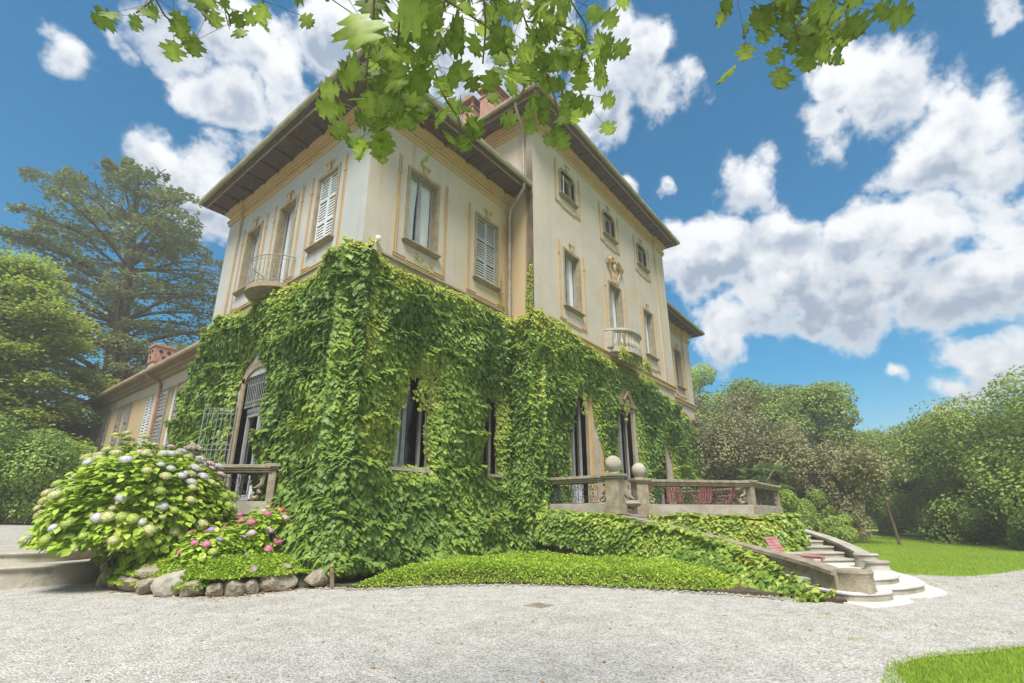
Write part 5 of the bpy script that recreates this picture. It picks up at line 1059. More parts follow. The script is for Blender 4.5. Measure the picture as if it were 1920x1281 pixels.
# ================================================================== LOW PLANTS
def ground_cover(name, label, poly, h, n, m, size, seed, cat='ground cover', shape='oval', base=.04):
    P_ = np.array(poly); rg = np.random.default_rng(seed); x = rg.uniform(P_[:, 0].min(), P_[:, 0].max(), n); y = rg.uniform(P_[:, 1].min(), P_[:, 1].max(), n); s_ = sdf(poly, x, y)+(fbm(np.stack([x*2, y*2, x*0], 1), seed)-.5)*.3
    k = s_ > 0; x, y, s_ = x[k], y[k], s_[k]; H_ = h*(.35+.9*fbm(np.stack([x*1.1, y*1.1, x*0], 1), seed+2, 3))*sstep(s_, -.05, .45)
    z = base+H_*rg.random(len(x))**.35; n = len(x); pos = np.stack([x, y, z], 1); nrm = np.array([[0, 0, 1.]])+rg.normal(0, .55, (n, 3)); tip = rg.normal(0, 1, (n, 3))+np.array([[0, 0, .5]])
    o = leaves(name, m, None, pos, nrm, tip, rg.uniform(*size, n), .52+.5*(fbm(pos*1.5, seed+5, 2)-.5)+rg.normal(0, .18, n), shape); tag(o, label, cat); return o
M['cover'] = leafmat('ground_cover_leaf', [(.12, .20, .025), (.22, .36, .04), (.34, .48, .05), (.44, .54, .08)], trans=.3, rough=.55)
M['hyd_leaf'] = leafmat('hydrangea_leaf', [(.10, .18, .03), (.20, .34, .04), (.32, .47, .055), (.42, .55, .08), (.50, .60, .12)], trans=.33, rough=.45, spec=.35, mottle=.4)
M['bush_leaf'] = leafmat('bush_leaf', [(.09, .15, .04), (.17, .275, .06), (.26, .385, .08), (.36, .48, .11)], trans=.25, rough=.5)
ground_cover('ground_cover', 'bright lime green ground cover mounded along the foot of the vine', smoothpoly([(6.2, 9.0), (6.55, 8.58), (7.45, 7.97), (8.45, 7.08), (9.35, 5.63), (9.80, 4.2), (10.3, 3.2), (11.4, 3.2), (12.2, 5), (12.4, 7), (12, 8.8), (10, 9.5), (8, 9.3)], 4), .42, 90000, 'cover', (.025, .055), 31)
ground_cover('ground_cover', 'trailing yellow-green ground cover along the top of the boulder edging', smoothpoly([(3.2, 13.2), (3.35, 11.9), (3.75, 10.65), (4.2, 9.98), (5.1, 9.82), (6.1, 9.8), (6.2, 10.9), (4.9, 11.3), (4.3, 12.4), (4.0, 13.6)], 4), .34, 60000, 'cover', (.03, .065), 32, base=.30)
ground_cover('ground_cover', 'weedy green cover spilling over the boulders below the big hydrangea', smoothpoly([(3.25, 13.5), (3.15, 12.6), (3.4, 11.4), (3.75, 10.5), (4.1, 10.25), (4.3, 10.9), (3.9, 12.2), (3.8, 13.6)], 4), .34, 16000, 'cover', (.03, .065), 33, base=.14)
# ---- hydrangeas
def head_mesh(name, m, seed):
    rg = random.Random(seed); mb = MB()
    mb.lathe((0, 0, 0), [(.3, -.35), (.75, -.2), (.95, .05), (.85, .38), (.5, .62), (.1, .7)], 10)
    for k in range(105):
        ph = math.acos(1-rg.random()*1.25); th = rg.random()*2*PI; n = Vector((math.sin(ph)*math.cos(th), math.sin(ph)*math.sin(th), math.cos(ph)*.72)); p = n*1.0; r = .17; t1 = n.orthogonal().normalized(); t2 = n.cross(t1).normalized(); a0 = rg.random()*PI
        c = p+n*.03; ring = [p+n*rg.uniform(.0, .14)+(t1*math.cos(a0+q*PI/4)+t2*math.sin(a0+q*PI/4))*r*(1 if q % 2 == 0 else .62) for q in range(8)]
        mb.add([c]+ring, [(0, 1+q, 1+(q+1) % 8) for q in range(8)])
    me = bpy.data.meshes.new(name); me.from_pydata(mb.v, [], mb.f); me.materials.append(M[m]); return me
for nm, c in (('white', (.56, .56, .57)), ('cream', (.52, .53, .27)), ('lime', (.38, .47, .12)), ('pink', (.60, .22, .36)), ('lilac', (.42, .34, .62)), ('rose', (.66, .14, .16)), ('blush', (.62, .48, .50))):
    M['fl_'+nm] = leafmat('petal_'+nm, [c, c], trans=.25, rough=.6, spec=.15)
HM = {k: [head_mesh('flower_head', 'fl_'+k, s) for s in (1, 2)] for k in ('white', 'cream', 'lime', 'pink', 'lilac', 'rose', 'blush')}
hyl = [leaves_mesh('leaf', 'hyd_leaf', np.zeros((1, 3)), np.array([[0, 0, 1.0]]), np.array([[0, 1.0, 0]]), np.array([1.0]), np.array([t_]), 'oval') for t_ in (.15, .35, .55, .75, .95)]
def shrub_surface(c, r, n, rg, zmin):
    v = unit(rg.normal(0, 1, (n*2, 3))); v = v[v[:, 2] > -.75][:n]; f = .74+.55*fbm(v*2.4+c[0], 5, 3)
    p = np.array(c)+v*np.array(r)*f[:, None]; k = p[:, 2] > zmin; return p[k], v[k]
def hydrangea(loc, label, c, r, nl, nh, pal, seed, lsz, nobj, hs=(.085, .12), group=None):
    t = thing('hydrangea_shrub', label, 'hydrangea', loc); rg = np.random.default_rng(seed); rr = random.Random(seed)
    P_, V_ = [], []
    for sc in (1.0, .9, .75): p, v = shrub_surface(c, np.array(r)*sc, int(nl*(1, .9, .5)[(1.0, .9, .75).index(sc)]), rg, loc[2]+.12); P_.append(p); V_.append(v)
    P_ = np.concatenate(P_); V_ = np.concatenate(V_); P_ = P_+rg.normal(0, .05, P_.shape); kk = ~((P_[:, 0] < 3.3) & (P_[:, 2] < .80)); P_, V_ = P_[kk], V_[kk]; n = len(P_)
    nrm = V_*.6+np.array([[0, 0, .9]])+rg.normal(0, .35, (n, 3)); tip = V_*1.0-np.array([[0, 0, .35]])+rg.normal(0, .4, (n, 3)); sz = rg.uniform(*lsz, n); tt = .5+.4*(fbm(P_*1.6, seed, 3)-.5)*2+rg.normal(0, .15, n)
    d = np.linalg.norm(P_-np.array([0, 0, 1.4]), axis=1); od = np.argsort(d); near = od[:nobj]; far = od[nobj:]
    leaves('leaf_mass', 'hyd_leaf', t, P_[far], nrm[far], tip[far], sz[far], tt[far], 'oval')
    for i in near:
        nn = Vector(nrm[i]).normalized(); tp = Vector(tip[i]); tp = (tp-nn*tp.dot(nn)).normalized(); sd = tp.cross(nn)
        link('leaf', hyl[int(np.clip(tt[i], 0, .99)*5)], t, Matrix.Translation(Vector(P_[i])) @ Matrix((sd, tp, nn)).transposed().to_4x4() @ Matrix.Scale(sz[i], 4))
    hp, hv = shrub_surface(c, np.array(r)*1.09, nh*5, rg, loc[2]+.25); kk = ~((hp[:, 0] < 3.35) & (hp[:, 2] < .85+.5*(3.35-hp[:, 0])*0)); hp, hv = hp[kk], hv[kk]; todir = unit(np.array([[0, 0, 1.4]])-hp); sel = []
    for i in range(len(hp)):
        if hv[i] @ todir[i] < -.15 and hv[i][2] < .4: continue
        if all(np.linalg.norm(hp[i]-hp[j]) > .165 for j in sel): sel.append(i)
        if len(sel) >= nh: break
    for i in sel:
        q = rr.random(); kind = pal(hp[i], hv[i], q); s_ = rr.uniform(*hs); nn = (Vector(hv[i])*.8+Vector((0, 0, .7))).normalized()
        link('flower_head', HM[kind][rr.randint(0, 1)], t, Matrix.Translation(Vector(hp[i])+nn*.02) @ nn.to_track_quat('Z', 'Y').to_matrix().to_4x4() @ Matrix.Diagonal((s_, s_, s_*.8, 1)))
    mb = MB()
    for k in range(14): a = rr.random()*2*PI; q = rr.uniform(.3, .8); mb.tube([(loc[0]+.15*math.cos(a), loc[1]+.15*math.sin(a), loc[2]-.05), (c[0]+r[0]*q*.5*math.cos(a), c[1]+r[1]*q*.5*math.sin(a), c[2]*.6), (c[0]+r[0]*q*math.cos(a), c[1]+r[1]*q*math.sin(a), c[2]+r[2]*.4)], .012, 5)
    mb.build('stem', 'twig', t); return t
def pal1(p, v, q):
    if v[2] > .45 or q < .05: return 'white' if q < .55 else ('blush' if q < .62 else 'cream')
    return 'lime' if q < .55 else ('cream' if q < .93 else 'white')
hydrangea((3.9, 13.3, .30), 'big white and lime hydrangea bush beside the round steps', (3.72, 13.30, 1.30), (1.55, 1.35, 1.45), 4400, 140, pal1, 51, (.13, .19), 290, hs=(.065, .115))
hydrangea((5.5, 11.35, .30), 'small pink hydrangea bush under the garden balustrade, against the vine', (5.42, 11.4, .80), (.62, .6, .62), 700, 20, lambda p, v, q: 'pink' if q < .55 else ('blush' if q < .94 else 'rose'), 52, (.10, .15), 120, hs=(.07, .095))
hydrangea((4.65, 11.2, .30), 'low mixed lilac and pink hydrangea in front of the big white one', (4.55, 11.35, .62), (.62, .55, .46), 500, 13, lambda p, v, q: 'lilac' if q < .4 else ('pink' if q < .85 else 'lime'), 53, (.11, .16), 120, hs=(.055, .08))
def bush(name, label, cat, c, r, n, m, size, seed, shape='diamond', tb=0, up=.5, group=None, trunk=True, bark='bark', lumps=9, inner=.5):
    base = (c[0], c[1], 0 if c[2]-r[2] < .6 else max(0, c[2]-r[2])); t = thing(name, label, cat, base, group); rg = np.random.default_rng(seed)
    cs = [np.zeros(3)]+[unit(rg.normal(0, 1, (1, 3)))[0]*rg.uniform(.45, .85) for _ in range(lumps)]; P_, V_ = [], []; n = int(n*1.25); per = n//(lumps+1)
    for k, q in enumerate(cs):
        s_ = .62 if k == 0 else rg.uniform(.28, .48); v = unit(rg.normal(0, 1, (per, 3))); f = (.8+.4*fbm(v*2.5+k, seed+k, 3))*(1-.45*rg.random(per)**2)
        P_.append((q+v*s_*f[:, None])*np.array(r)+np.array(c)); V_.append(v)
    P_ = np.concatenate(P_); V_ = np.concatenate(V_); k = P_[:, 2] > base[2]+.05; P_, V_ = P_[k], V_[k]; n = len(P_)
    nrm = V_*.8+np.array([[0, 0, up]])+rg.normal(0, .45, (n, 3)); tip = V_+rg.normal(0, .6, (n, 3)); tt = .42+tb+.45*(fbm(P_*1.1, seed, 3)-.5)*2+rg.normal(0, .14, n)
    size = (size[0]*.8, size[1]*.8)
    leaves('foliage', m, t, P_, nrm, tip, rg.uniform(*size, n), tt, shape)
    if trunk:
        mb = MB()
        for q in cs[:7]: mb.tube([(base[0]+.1*q[0], base[1]+.1*q[1], base[2]-.1), tuple(np.array([base[0], base[1], base[2]])*.5+np.array(c)*.5+q*np.array(r)*.3), tuple(np.array(c)+q*np.array(r)*.8)], [.035*r[2]+.02, .02*r[2]+.01, .01], 6)
        mb.build('trunk', bark, t)
    return t
# ---- bushes and trees on the left
M['pine_leaf'] = leafmat('cedar_needles', [(.09, .125, .055), (.155, .20, .08), (.23, .28, .105), (.31, .35, .13)], trans=.15, rough=.6)
M['bright_leaf'] = leafmat('bright_tree_leaf', [(.16, .235, .045), (.27, .37, .06), (.38, .48, .08), (.48, .54, .11)], trans=.35, rough=.5)
M['olive_leaf'] = leafmat('olive_brown_leaf', [(.115, .12, .055), (.19, .19, .09), (.275, .27, .125), (.35, .34, .16)], trans=.2, rough=.6)
M['green_leaf'] = leafmat('woodland_leaf', [(.08, .125, .032), (.16, .235, .05), (.25, .34, .065), (.35, .43, .085)], trans=.3, rough=.5)
bush('laurel_bush', 'dark rounded laurel hedge bush at the left edge behind the steps', 'bush', (2.9, 28.5, 2.6), (2.6, 2.0, 2.5), 26000, 'bush_leaf', (.10, .17), 61, 'oval')
bush('laurel_bush', 'lighter laurel bush between the hedge and the annex', 'bush', (5.0, 28.0, 2.5), (1.7, 1.6, 2.2), 16000, 'bush_leaf', (.09, .15), 62, 'oval', tb=.2)
bush('yellow_bush', 'yellow-green bush growing below the annex shutters', 'bush', (6.0, 25.2, 2.35), (1.3, 1.6, 1.75), 15000, 'bright_leaf', (.07, .12), 63, 'oval', tb=.05)
bush('laurel_bush', 'small dark bush between the vine and the yellow bush', 'bush', (5.7, 21.8, 1.9), (.8, 1.2, 1.5), 9000, 'bush_leaf', (.07, .12), 64, 'oval', tb=.1)
def limb(mb, a, b, r0, r1, sag=0, n=5, jit=.0, rg=random):
    a, b = Vector(a), Vector(b); pts = []
    for i in range(n+1):
        t = i/n; p = a.lerp(b, t); p.z += sag*math.sin(t*PI); p += Vector((rg.uniform(-1, 1), rg.uniform(-1, 1), rg.uniform(-1, 1)))*jit*(0 < i < n); pts.append(p)
    mb.tube(catmull(pts, 3), list(np.linspace(r0, r1, (len(pts)-1)*3+1)), 7); return pts
def cedar(loc, label, m, H_, R_, seed, npad, lean=(0, 0), size=(.22, .42), crown0=.2, topw=.55, per=520, tb=0.0, name='cedar_tree', thick=.38, layered=False):
    t = thing(name, label, 'tree', loc); rr = random.Random(seed); rg = np.random.default_rng(seed); mb = MB(); X, Y, Z = loc
    def axis(h): return Vector((X+lean[0]*(h/H_)**1.5, Y+lean[1]*(h/H_)**1.5, Z+h))
    hs = np.linspace(-.2, H_*.93, 9); mb.tube([axis(h) if h > 0 else Vector((X, Y, Z-.2)) for h in hs], list(np.linspace(R_*.085, .10, 9)), 10)
    P_, N_, T_, S_ = [], [], [], []
    for k in range(npad):
        f = (k+.5)/npad; lev = int(f*10)/10 if layered else f; h = H_*(crown0+(1-crown0)*lev)+rr.uniform(-.3, .3)*layered; a = k*2.399+rr.uniform(-.4, .4); prof = math.sin(PI*min(1, .28+.72*(1-f)**.8))**.6*(1-.35*f) if True else 1
        reach = R_*max(.22, (1-f)**.55*(1-topw)+topw*(1-f**(5 if layered else 4)))*rr.uniform(.55, 1.05); st = axis(h*(.95 if layered else .86)); en = axis(h)+Vector((math.cos(a)*reach, math.sin(a)*reach, rr.uniform(-.02, .08)*reach))
        pts = limb(mb, st, en, .05+.22*(1-f), .03, sag=.08*reach, n=4, jit=.02*reach, rg=rr)
        if layered:
            n = int(per*(.5+reach/R_)); tq = rg.random(n)**.6*.80+.22; wid = reach*.24*np.sin(np.clip(tq, 0, 1)*PI*.93)**.6; sv = rg.uniform(-1, 1, n); side = np.array([-math.sin(a), math.cos(a), 0.]); A0, B0 = np.array(pts[0]), np.array(pts[-1])
            cl = fbm(np.stack([tq*reach*.9, sv*wid*.9, tq*0+k*3.1], 1), seed+k, 3); kp = cl > .45; tq, sv, wid = tq[kp], sv[kp], wid[kp]; n = len(tq)
            p_ = A0+(B0-A0)*tq[:, None]+side*(sv*wid)[:, None]; p_[:, 2] += .08*reach*np.sin(np.clip(tq, 0, 1.1)*PI)-.05*wid*sv**2*3+rg.normal(0, .10, n)-np.abs(rg.normal(0, .12, n))
            P_.append(p_); N_.append(np.array([[0, 0, 1.]])+rg.normal(0, .4, (n, 3))); T_.append(np.array([[math.cos(a), math.sin(a), 0]])+side[None]*sv[:, None]*.8+rg.normal(0, .35, (n, 3))); S_.append(rg.uniform(*size, n))
            for s_ in (-1, 1):
                for q in (.4, .6, .8): c = pts[0].lerp(pts[-1], q); c.z += .08*reach*math.sin(q*PI); mb.tube([c, c+Vector((math.cos(a)*.12*reach+s_*-math.sin(a)*reach*.18, math.sin(a)*.12*reach+s_*math.cos(a)*reach*.18, .1))], [.05, .015], 4)
            continue
        for i, q in enumerate((.35, .55, .75, .9, 1.0)):
            c = pts[0].lerp(pts[-1], q); c.z += .08*reach*math.sin(q*PI)
            for s_ in (-1, 0, 1):
                if s_ and rr.random() < .25: continue
                off = Vector((-math.sin(a), math.cos(a), 0))*s_*reach*.20*(1.2-.5*q)+Vector((rr.uniform(-.4, .4), rr.uniform(-.4, .4), rr.uniform(-.35, .35))); cc = c+off
                n = int(per*rr.uniform(.5, 1.1)/3); rx = rr.uniform(.75, 1.5)*R_/9; v = rg.normal(0, 1, (n, 3))*np.array([rx*.62, rx*.62, thick*.32]); v[:, 2] += .18*rx-.10*(v[:, 0]**2+v[:, 1]**2)/rx
                P_.append(v+np.array(cc)); N_.append(np.array([[0, 0, 1.]])+rg.normal(0, .35, (n, 3))); T_.append(v*np.array([1, 1, .2])+np.array([[math.cos(a), math.sin(a), 0]])*.4+rg.normal(0, .3, (n, 3))); S_.append(rg.uniform(*size, n))
    P_ = np.concatenate(P_); n = len(P_); tt = .4+tb+.4*(fbm(P_*.35, seed, 3)-.5)*2+rg.normal(0, .14, n)
    leaves('crown', m, t, P_, np.concatenate(N_), np.concatenate(T_), np.concatenate(S_), tt, 'diamond'); mb.build('trunk', 'bark', t, smooth=True); return t
cedar((9.4, 45.5, .9), 'huge spreading cedar with layered flat branches behind the annex', 'pine_leaf', 29.5, 12.5, 71, 130, lean=(-2.2, 0), per=640, crown0=.20, size=(.15, .34), thick=.20, layered=True, tb=.12)
cedar((2.2, 36.0, 1.1), 'yellow-green feathery conifer at the left edge in front of the cedar', 'bright_leaf', 13.6, 4.9, 72, 46, per=560, crown0=.16, size=(.13, .26), tb=-.06, name='conifer_tree', thick=.5)
bush('conifer_tree', 'dark conifer standing low between the cedar and the hedge', 'tree', (5.2, 39.0, 4.4), (3.4, 3.0, 4.6), 22000, 'pine_leaf', (.16, .3), 73, lumps=14)
# ---- woodland on the right
def tree(name, label, base, H_, R_, n, m, size, seed, z0=.25, lumps=22, tb=0, group=None, trunk_r=.03, lean=(0, 0)):
    t = thing(name, label, 'tree', base, group); rg = np.random.default_rng(seed); rr = random.Random(seed); mb = MB(); X, Y, Z = base; P_, V_ = [], []; n = int(n*1.6); per = n//lumps
    top = Vector((X+lean[0], Y+lean[1], Z+H_*.8)); mb.tube([(X, Y, Z-.2), (X+lean[0]*.4, Y+lean[1]*.4, Z+H_*.4), top], [H_*trunk_r, H_*trunk_r*.6, .04], 8)
    for k in range(lumps):
        f = rr.uniform(0, 1)**.85; h = z0+(1-z0)*f; w_ = math.sqrt(max(.05, 1-((h-(z0+.42*(1-z0)))/(.62*(1-z0)))**2)) if True else 1; a = rr.uniform(0, 2*PI); q = rr.uniform(.35, .9)*w_
        c = np.array([X+lean[0]*h+R_*q*math.cos(a), Y+lean[1]*h+R_*q*math.sin(a), Z+H_*min(h, .93)]); s_ = R_*rr.uniform(.26, .46); v = unit(rg.normal(0, 1, (per, 3))); ff = (.75+.5*fbm(v*2.4+k, seed+k, 3))*(1-.4*rg.random(per)**2)
        P_.append(c+v*s_*ff[:, None]*np.array([1.1, 1.1, .85])); V_.append(v)
        mb.tube([(X+lean[0]*.4, Y+lean[1]*.4, Z+H_*min(h*.6, .6)), tuple(c)], [H_*trunk_r*.3, .02], 5)
    P_ = np.concatenate(P_); V_ = np.concatenate(V_); k = P_[:, 2] > Z+.05; P_, V_ = P_[k], V_[k]; n = len(P_)
    size = (size[0]*.72, size[1]*.72)
    leaves('crown', m, t, P_, V_*.8+np.array([[0, 0, .5]])+rg.normal(0, .45, (n, 3)), V_+rg.normal(0, .6, (n, 3)), rg.uniform(*size, n), .42+tb+.42*(fbm(P_*.6, seed, 3)-.5)*2+rg.normal(0, .14, n), 'diamond')
    mb.build('trunk', 'bark', t, smooth=True); return t
tree('broadleaf_tree', 'tall airy light green tree just behind the right end of the villa', (46, 14.5, 0), 15.5, 4.2, 12000, 'bright_leaf', (.22, .40), 81, lumps=20)
tree('broadleaf_tree', 'rounded green tree behind the brown shrubs, left of centre', (47, 9.2, 0), 12.8, 4.4, 18000, 'green_leaf', (.22, .38), 82, lumps=26)
tree('broadleaf_tree', 'rounded green tree at the right end of the tall group', (46, 4.9, 0), 11.2, 3.6, 16000, 'green_leaf', (.20, .36), 83, lumps=24, tb=.06)
tree('broadleaf_tree', 'lower green tree stepping down towards the lawn gap', (50, 2.4, 0), 7.8, 3.0, 12000, 'green_leaf', (.2, .34), 84)
bush('tall_shrub', 'large olive-brown flowering shrub right beside the villa corner', 'shrub', (34.5, 9.4, 4.6), (4.2, 3.4, 5.0), 34000, 'olive_leaf', (.13, .24), 85, lumps=16, tb=-.03)
bush('tall_shrub', 'olive-brown shrub to the right of the palm', 'shrub', (35.5, 5.8, 3.7), (3.4, 2.6, 4.2), 26000, 'olive_leaf', (.13, .24), 86, lumps=14)
bush('tall_shrub', 'outermost olive-brown shrub reaching over the lawn', 'shrub', (36.5, 3.5, 2.8), (3.2, 2.0, 2.9), 20000, 'olive_leaf', (.13, .22), 87, lumps=12, tb=.05)
bush('green_shrub', 'fresh green shrub behind the far end of the balustrade', 'shrub', (27.5, 4.6, 1.2), (2.2, 1.2, 1.35), 15000, 'green_leaf', (.09, .16), 88, tb=.1)
bush('green_shrub', 'low green shrub behind the far stair parapet', 'shrub', (27.5, 3.1, .65), (2.4, .9, .85), 12000, 'green_leaf', (.08, .15), 89, tb=.22)
bush('green_shrub', 'dark green shrub under the olive-brown foliage at the lawn edge', 'shrub', (31.5, 4.0, 1.1), (2.6, 1.2, 1.4), 14000, 'green_leaf', (.1, .18), 90)
for i, (x, y, h, r, lb, tb) in enumerate(((31.5, -6.6, 6.9, 4.3, 'tallest bright green tree at the right edge of the picture', .12), (35.5, -3.9, 7.0, 3.7, 'green tree left of the tallest one on the right', .05), (40.5, -2.3, 6.7, 3.4, 'mid-sized green tree in the middle of the right-hand belt', .0), (45.5, -.3, 6.0, 2.6, 'green tree at the inner end of the right-hand belt', .05), (52, 1.2, 6.5, 2.6, 'distant tree seen in the gap over the lawn', -.05), (64, 1.8, 9.5, 3.6, 'farthest tree crowning the gap between the woods', .05))):
    tree('broadleaf_tree', lb, (x, y, 0), h, r, 22000 if i < 4 else 9000, 'green_leaf', (.14, .26) if i < 4 else (.2, .34), 100+i, z0=.08, lumps=34, tb=tb)
for i, (x, y, z, rx, ry, rz, lb) in enumerate(((30.0, -4.0, 1.0, 2.4, 1.1, 1.3, 'leafy green shrub at the right edge bordering the lawn'), (34.5, -2.0, .9, 2.6, 1.0, 1.2, 'leafy shrub along the lawn, second from the right edge'), (39.5, -.6, .9, 2.6, .9, 1.3, 'leafy shrub along the lawn, third from the right edge'), (46, 1.5, .9, 3.0, .9, 1.4, 'dark low shrub at the far end of the lawn'))):
    bush('border_shrub', lb, 'shrub', (x, y, z), (rx, ry, rz), 12000, 'green_leaf', (.09, .17), 120+i, tb=-.05)
# far woodland reading as one mass
rg3 = np.random.default_rng(5); P_ = []
for k in range(90):
    x = rg3.uniform(70, 130); y = rg3.uniform(-45, 50); h = rg3.uniform(5, 11); v = unit(rg3.normal(0, 1, (420, 3))); P_.append(np.array([x, y, h*.45])+v*np.array([5, 5, h*.5])*(.8+.4*fbm(v*2+k, k, 2))[:, None])
for k in range(60):
    x = rg3.uniform(-50, 2); y = rg3.uniform(52, 95); h = rg3.uniform(6, 11); v = unit(rg3.normal(0, 1, (420, 3))); P_.append(np.array([x, y, h*.45+1])+v*np.array([4.5, 4.5, h*.5])*(.8+.4*fbm(v*2+k, k, 2))[:, None])
P_ = np.concatenate(P_); P_ = P_[P_[:, 2] > 0]; n = len(P_); o = leaves('far_woodland', 'green_leaf', None, P_, rg3.normal(0, 1, (n, 3))+np.array([[0, 0, 1.]]), rg3.normal(0, 1, (n, 3)), rg3.uniform(.5, 1.0, n), rg3.uniform(.1, .7, n), 'diamond'); tag(o, 'distant belt of trees closing off the park', 'woodland')
# slender leaning trunk on the lawn
t = thing('leaning_trunk', 'slim leaning tree trunk standing alone at the edge of the lawn', 'tree', (31.2, .95, 0)); mb = MB(); mb.tube([(31.2, .9, -.1), (31.2, .98, 1.0), (31.1, 1.12, 2.2), (31.1, 1.4, 3.4)], [.075, .065, .055, .04], 8); mb.tube([(31.15, 1.1, 1.9), (31.1, .7, 2.3)], .025, 5); mb.build('trunk', 'bark', t)
P_ = rg3.normal(0, 1, (3500, 3))*np.array([.8, .5, .45])+np.array([31.1, 1.7, 3.8]); n = len(P_); leaves('crown', 'olive_leaf', t, P_, rg3.normal(0, 1, (n, 3))+np.array([[0, 0, 1.]]), rg3.normal(0, 1, (n, 3)), rg3.uniform(.12, .22, n), rg3.uniform(.2, .8, n), 'diamond')
# palm
M['palm_leaf'] = leafmat('palm_leaf', [(.06, .11, .035), (.12, .19, .06), (.20, .27, .10)], trans=.25, rough=.45)
PT = thing('palm_tree', 'fan palm with drooping fronds in front of the olive-brown shrubs', 'palm', (27.6, 5.6, 0)); mb = MB(); mb.tube([(27.6, 5.6, -.1), (27.6, 5.6, 1.5), (27.6, 5.6, 3.0)], [.16, .14, .15], 8); mb.build('trunk', 'bark', PT)
rr = random.Random(9)
for k in range(26):
    a = rr.uniform(0, 2*PI); el = rr.uniform(-.6, 1.2); d = Vector((math.cos(a)*math.cos(el), math.sin(a)*math.cos(el), math.sin(el))); L1_ = rr.uniform(.6, .95); c = Vector((27.6, 5.6, 3.1))+d*L1_; sd = d.cross(Vector((0, 0, 1))).normalized(); mb = MB()
    mb.tube([Vector((27.6, 5.6, 3.0)), c], .012, 4)
    for j in range(15):
        an = (j-7)*.19; v = (d*math.cos(an)+sd*math.sin(an)).normalized(); e = c+v*rr.uniform(.55, .7)+Vector((0, 0, -.16*abs(j-7)/7-.12)); wv = v.cross(d.cross(sd)).normalized()*.022; m1 = c.lerp(e, .5)+Vector((0, 0, .05))
        mb.add([c, m1+wv, e, m1-wv], [(0, 1, 2), (0, 2, 3)])
    me = bpy.data.meshes.new('frond'); og = org(PT); me.from_pydata([(v[0]-og.x, v[1]-og.y, v[2]-og.z) for v in mb.v], [], mb.f); at = me.attributes.new('tint', 'FLOAT', 'POINT'); at.data.foreach_set('value', [rr.random()]*len(mb.v)); me.materials.append(M['palm_leaf']); o = bpy.data.objects.new('frond', me); COL.objects.link(o); o.parent = PT
# ---- grass blades on the lawns
M['blade'] = leafmat('grass_blade', [(.17, .27, .03), (.26, .39, .045), (.36, .48, .06)], trans=.3, rough=.5)
def grass(name, label, poly, n, h, seed, wd=.5):
    P_ = np.array(poly); rg = np.random.default_rng(seed); x = rg.uniform(P_[:, 0].min(), P_[:, 0].max(), n); y = rg.uniform(P_[:, 1].min(), P_[:, 1].max(), n); s_ = sdf(poly, x, y)+(fbm(np.stack([x*2.2, y*2.2, x*0], 1), seed)-.45)*.55+rg.exponential(.05, n); k = s_ > 0; x, y = x[k], y[k]; n = len(x)
    pos = np.stack([x, y, np.full(n, -.02)], 1); tip = np.array([[0, 0, 1.]])+rg.normal(0, .35, (n, 3)); nrm = rg.normal(0, 1, (n, 3)); nrm[:, 2] *= .2
    o = leaves(name, 'blade', None, pos, nrm, tip, rg.uniform(*h, n), rg.random(n)*.6+.4*fbm(pos*.7, seed, 3), 'diamond'); tag(o, label, 'grass')
TPL['diamond_b'] = TPL['diamond']; tv, tf = TPL['diamond']; TPL['blade'] = (np.array([(-.07, 0, 0), (.07, 0, 0), (.05, .55, .06), (0, 1, .22), (-.05, .55, .06)]), [(0, 1, 2), (0, 2, 4), (4, 2, 3)]); _d = TPL['diamond']; TPL['diamond'] = TPL['blade']
grass('grass', 'bright grass in the near right corner of the picture', smoothpoly([(5.75, .5), (6.3, .45), (7.0, .22), (7.8, -.35), (8.5, -.8), (12, -3.2)], 4)+[(9, -4), (5, -1)], 150000, (.03, .055), 200)
grass('grass', 'mown lawn running back between the wood and the staircase', smoothpoly([(16.3, 1.1), (16.3, -.3), (18, -1.3), (22, -2.6), (30, -4.6)], 4)+[(40, -3), (44, 1.5), (34, 4.2), (24, 4.2), (18, 2.6)], 260000, (.035, .075), 201)
P_ = rg3.uniform(0, 1, (900, 2)); P_ = np.stack([6+13*P_[:, 0], -3+5*P_[:, 1]], 1); c_ = fbm(np.stack([P_[:, 0]*.8, P_[:, 1]*.8, P_[:, 0]*0], 1), 77, 3); P_ = P_[(c_ > .52) & (P_[:, 0]*.45+P_[:, 1] > 1.6)]
if len(P_):
    Q_ = np.repeat(P_, 14, 0)+rg3.normal(0, .05, (len(P_)*14, 2)); n = len(Q_); o = leaves('weeds', 'blade', None, np.column_stack([Q_, np.full(n, -.01)]), rg3.normal(0, 1, (n, 3))*np.array([[1, 1, .2]]), np.array([[0, 0, 1.]])+rg3.normal(0, .6, (n, 3)), rg3.uniform(.02, .045, n), rg3.random(n), 'diamond'); tag(o, 'sparse weeds sprouting through the gravel near the stairs', 'weeds')
TPL['diamond'] = _d
# fallen leaves along the boulder edging
M['dead_leaf'] = leafmat('fallen_leaf', [(.30, .15, .05), (.40, .25, .08), (.45, .35, .15)], trans=.1, rough=.8)
n = 260; q = rg3.random(n); ed = np.array([(p.x, p.y) for p in edge]); ii = (q*(len(ed)-1)).astype(int); pos = np.column_stack([ed[ii]+rg3.normal(0, .12, (n, 2))-np.array([[.2, .25]]), np.full(n, .012)])
o = leaves('fallen_leaves', 'dead_leaf', None, pos, np.array([[0, 0, 1.]])+rg3.normal(0, .2, (n, 3)), rg3.normal(0, 1, (n, 3))*np.array([[1, 1, .1]]), rg3.uniform(.03, .07, n), rg3.random(n), 'oval'); tag(o, 'dry orange leaves lying along the boulder edging', 'fallen leaves')

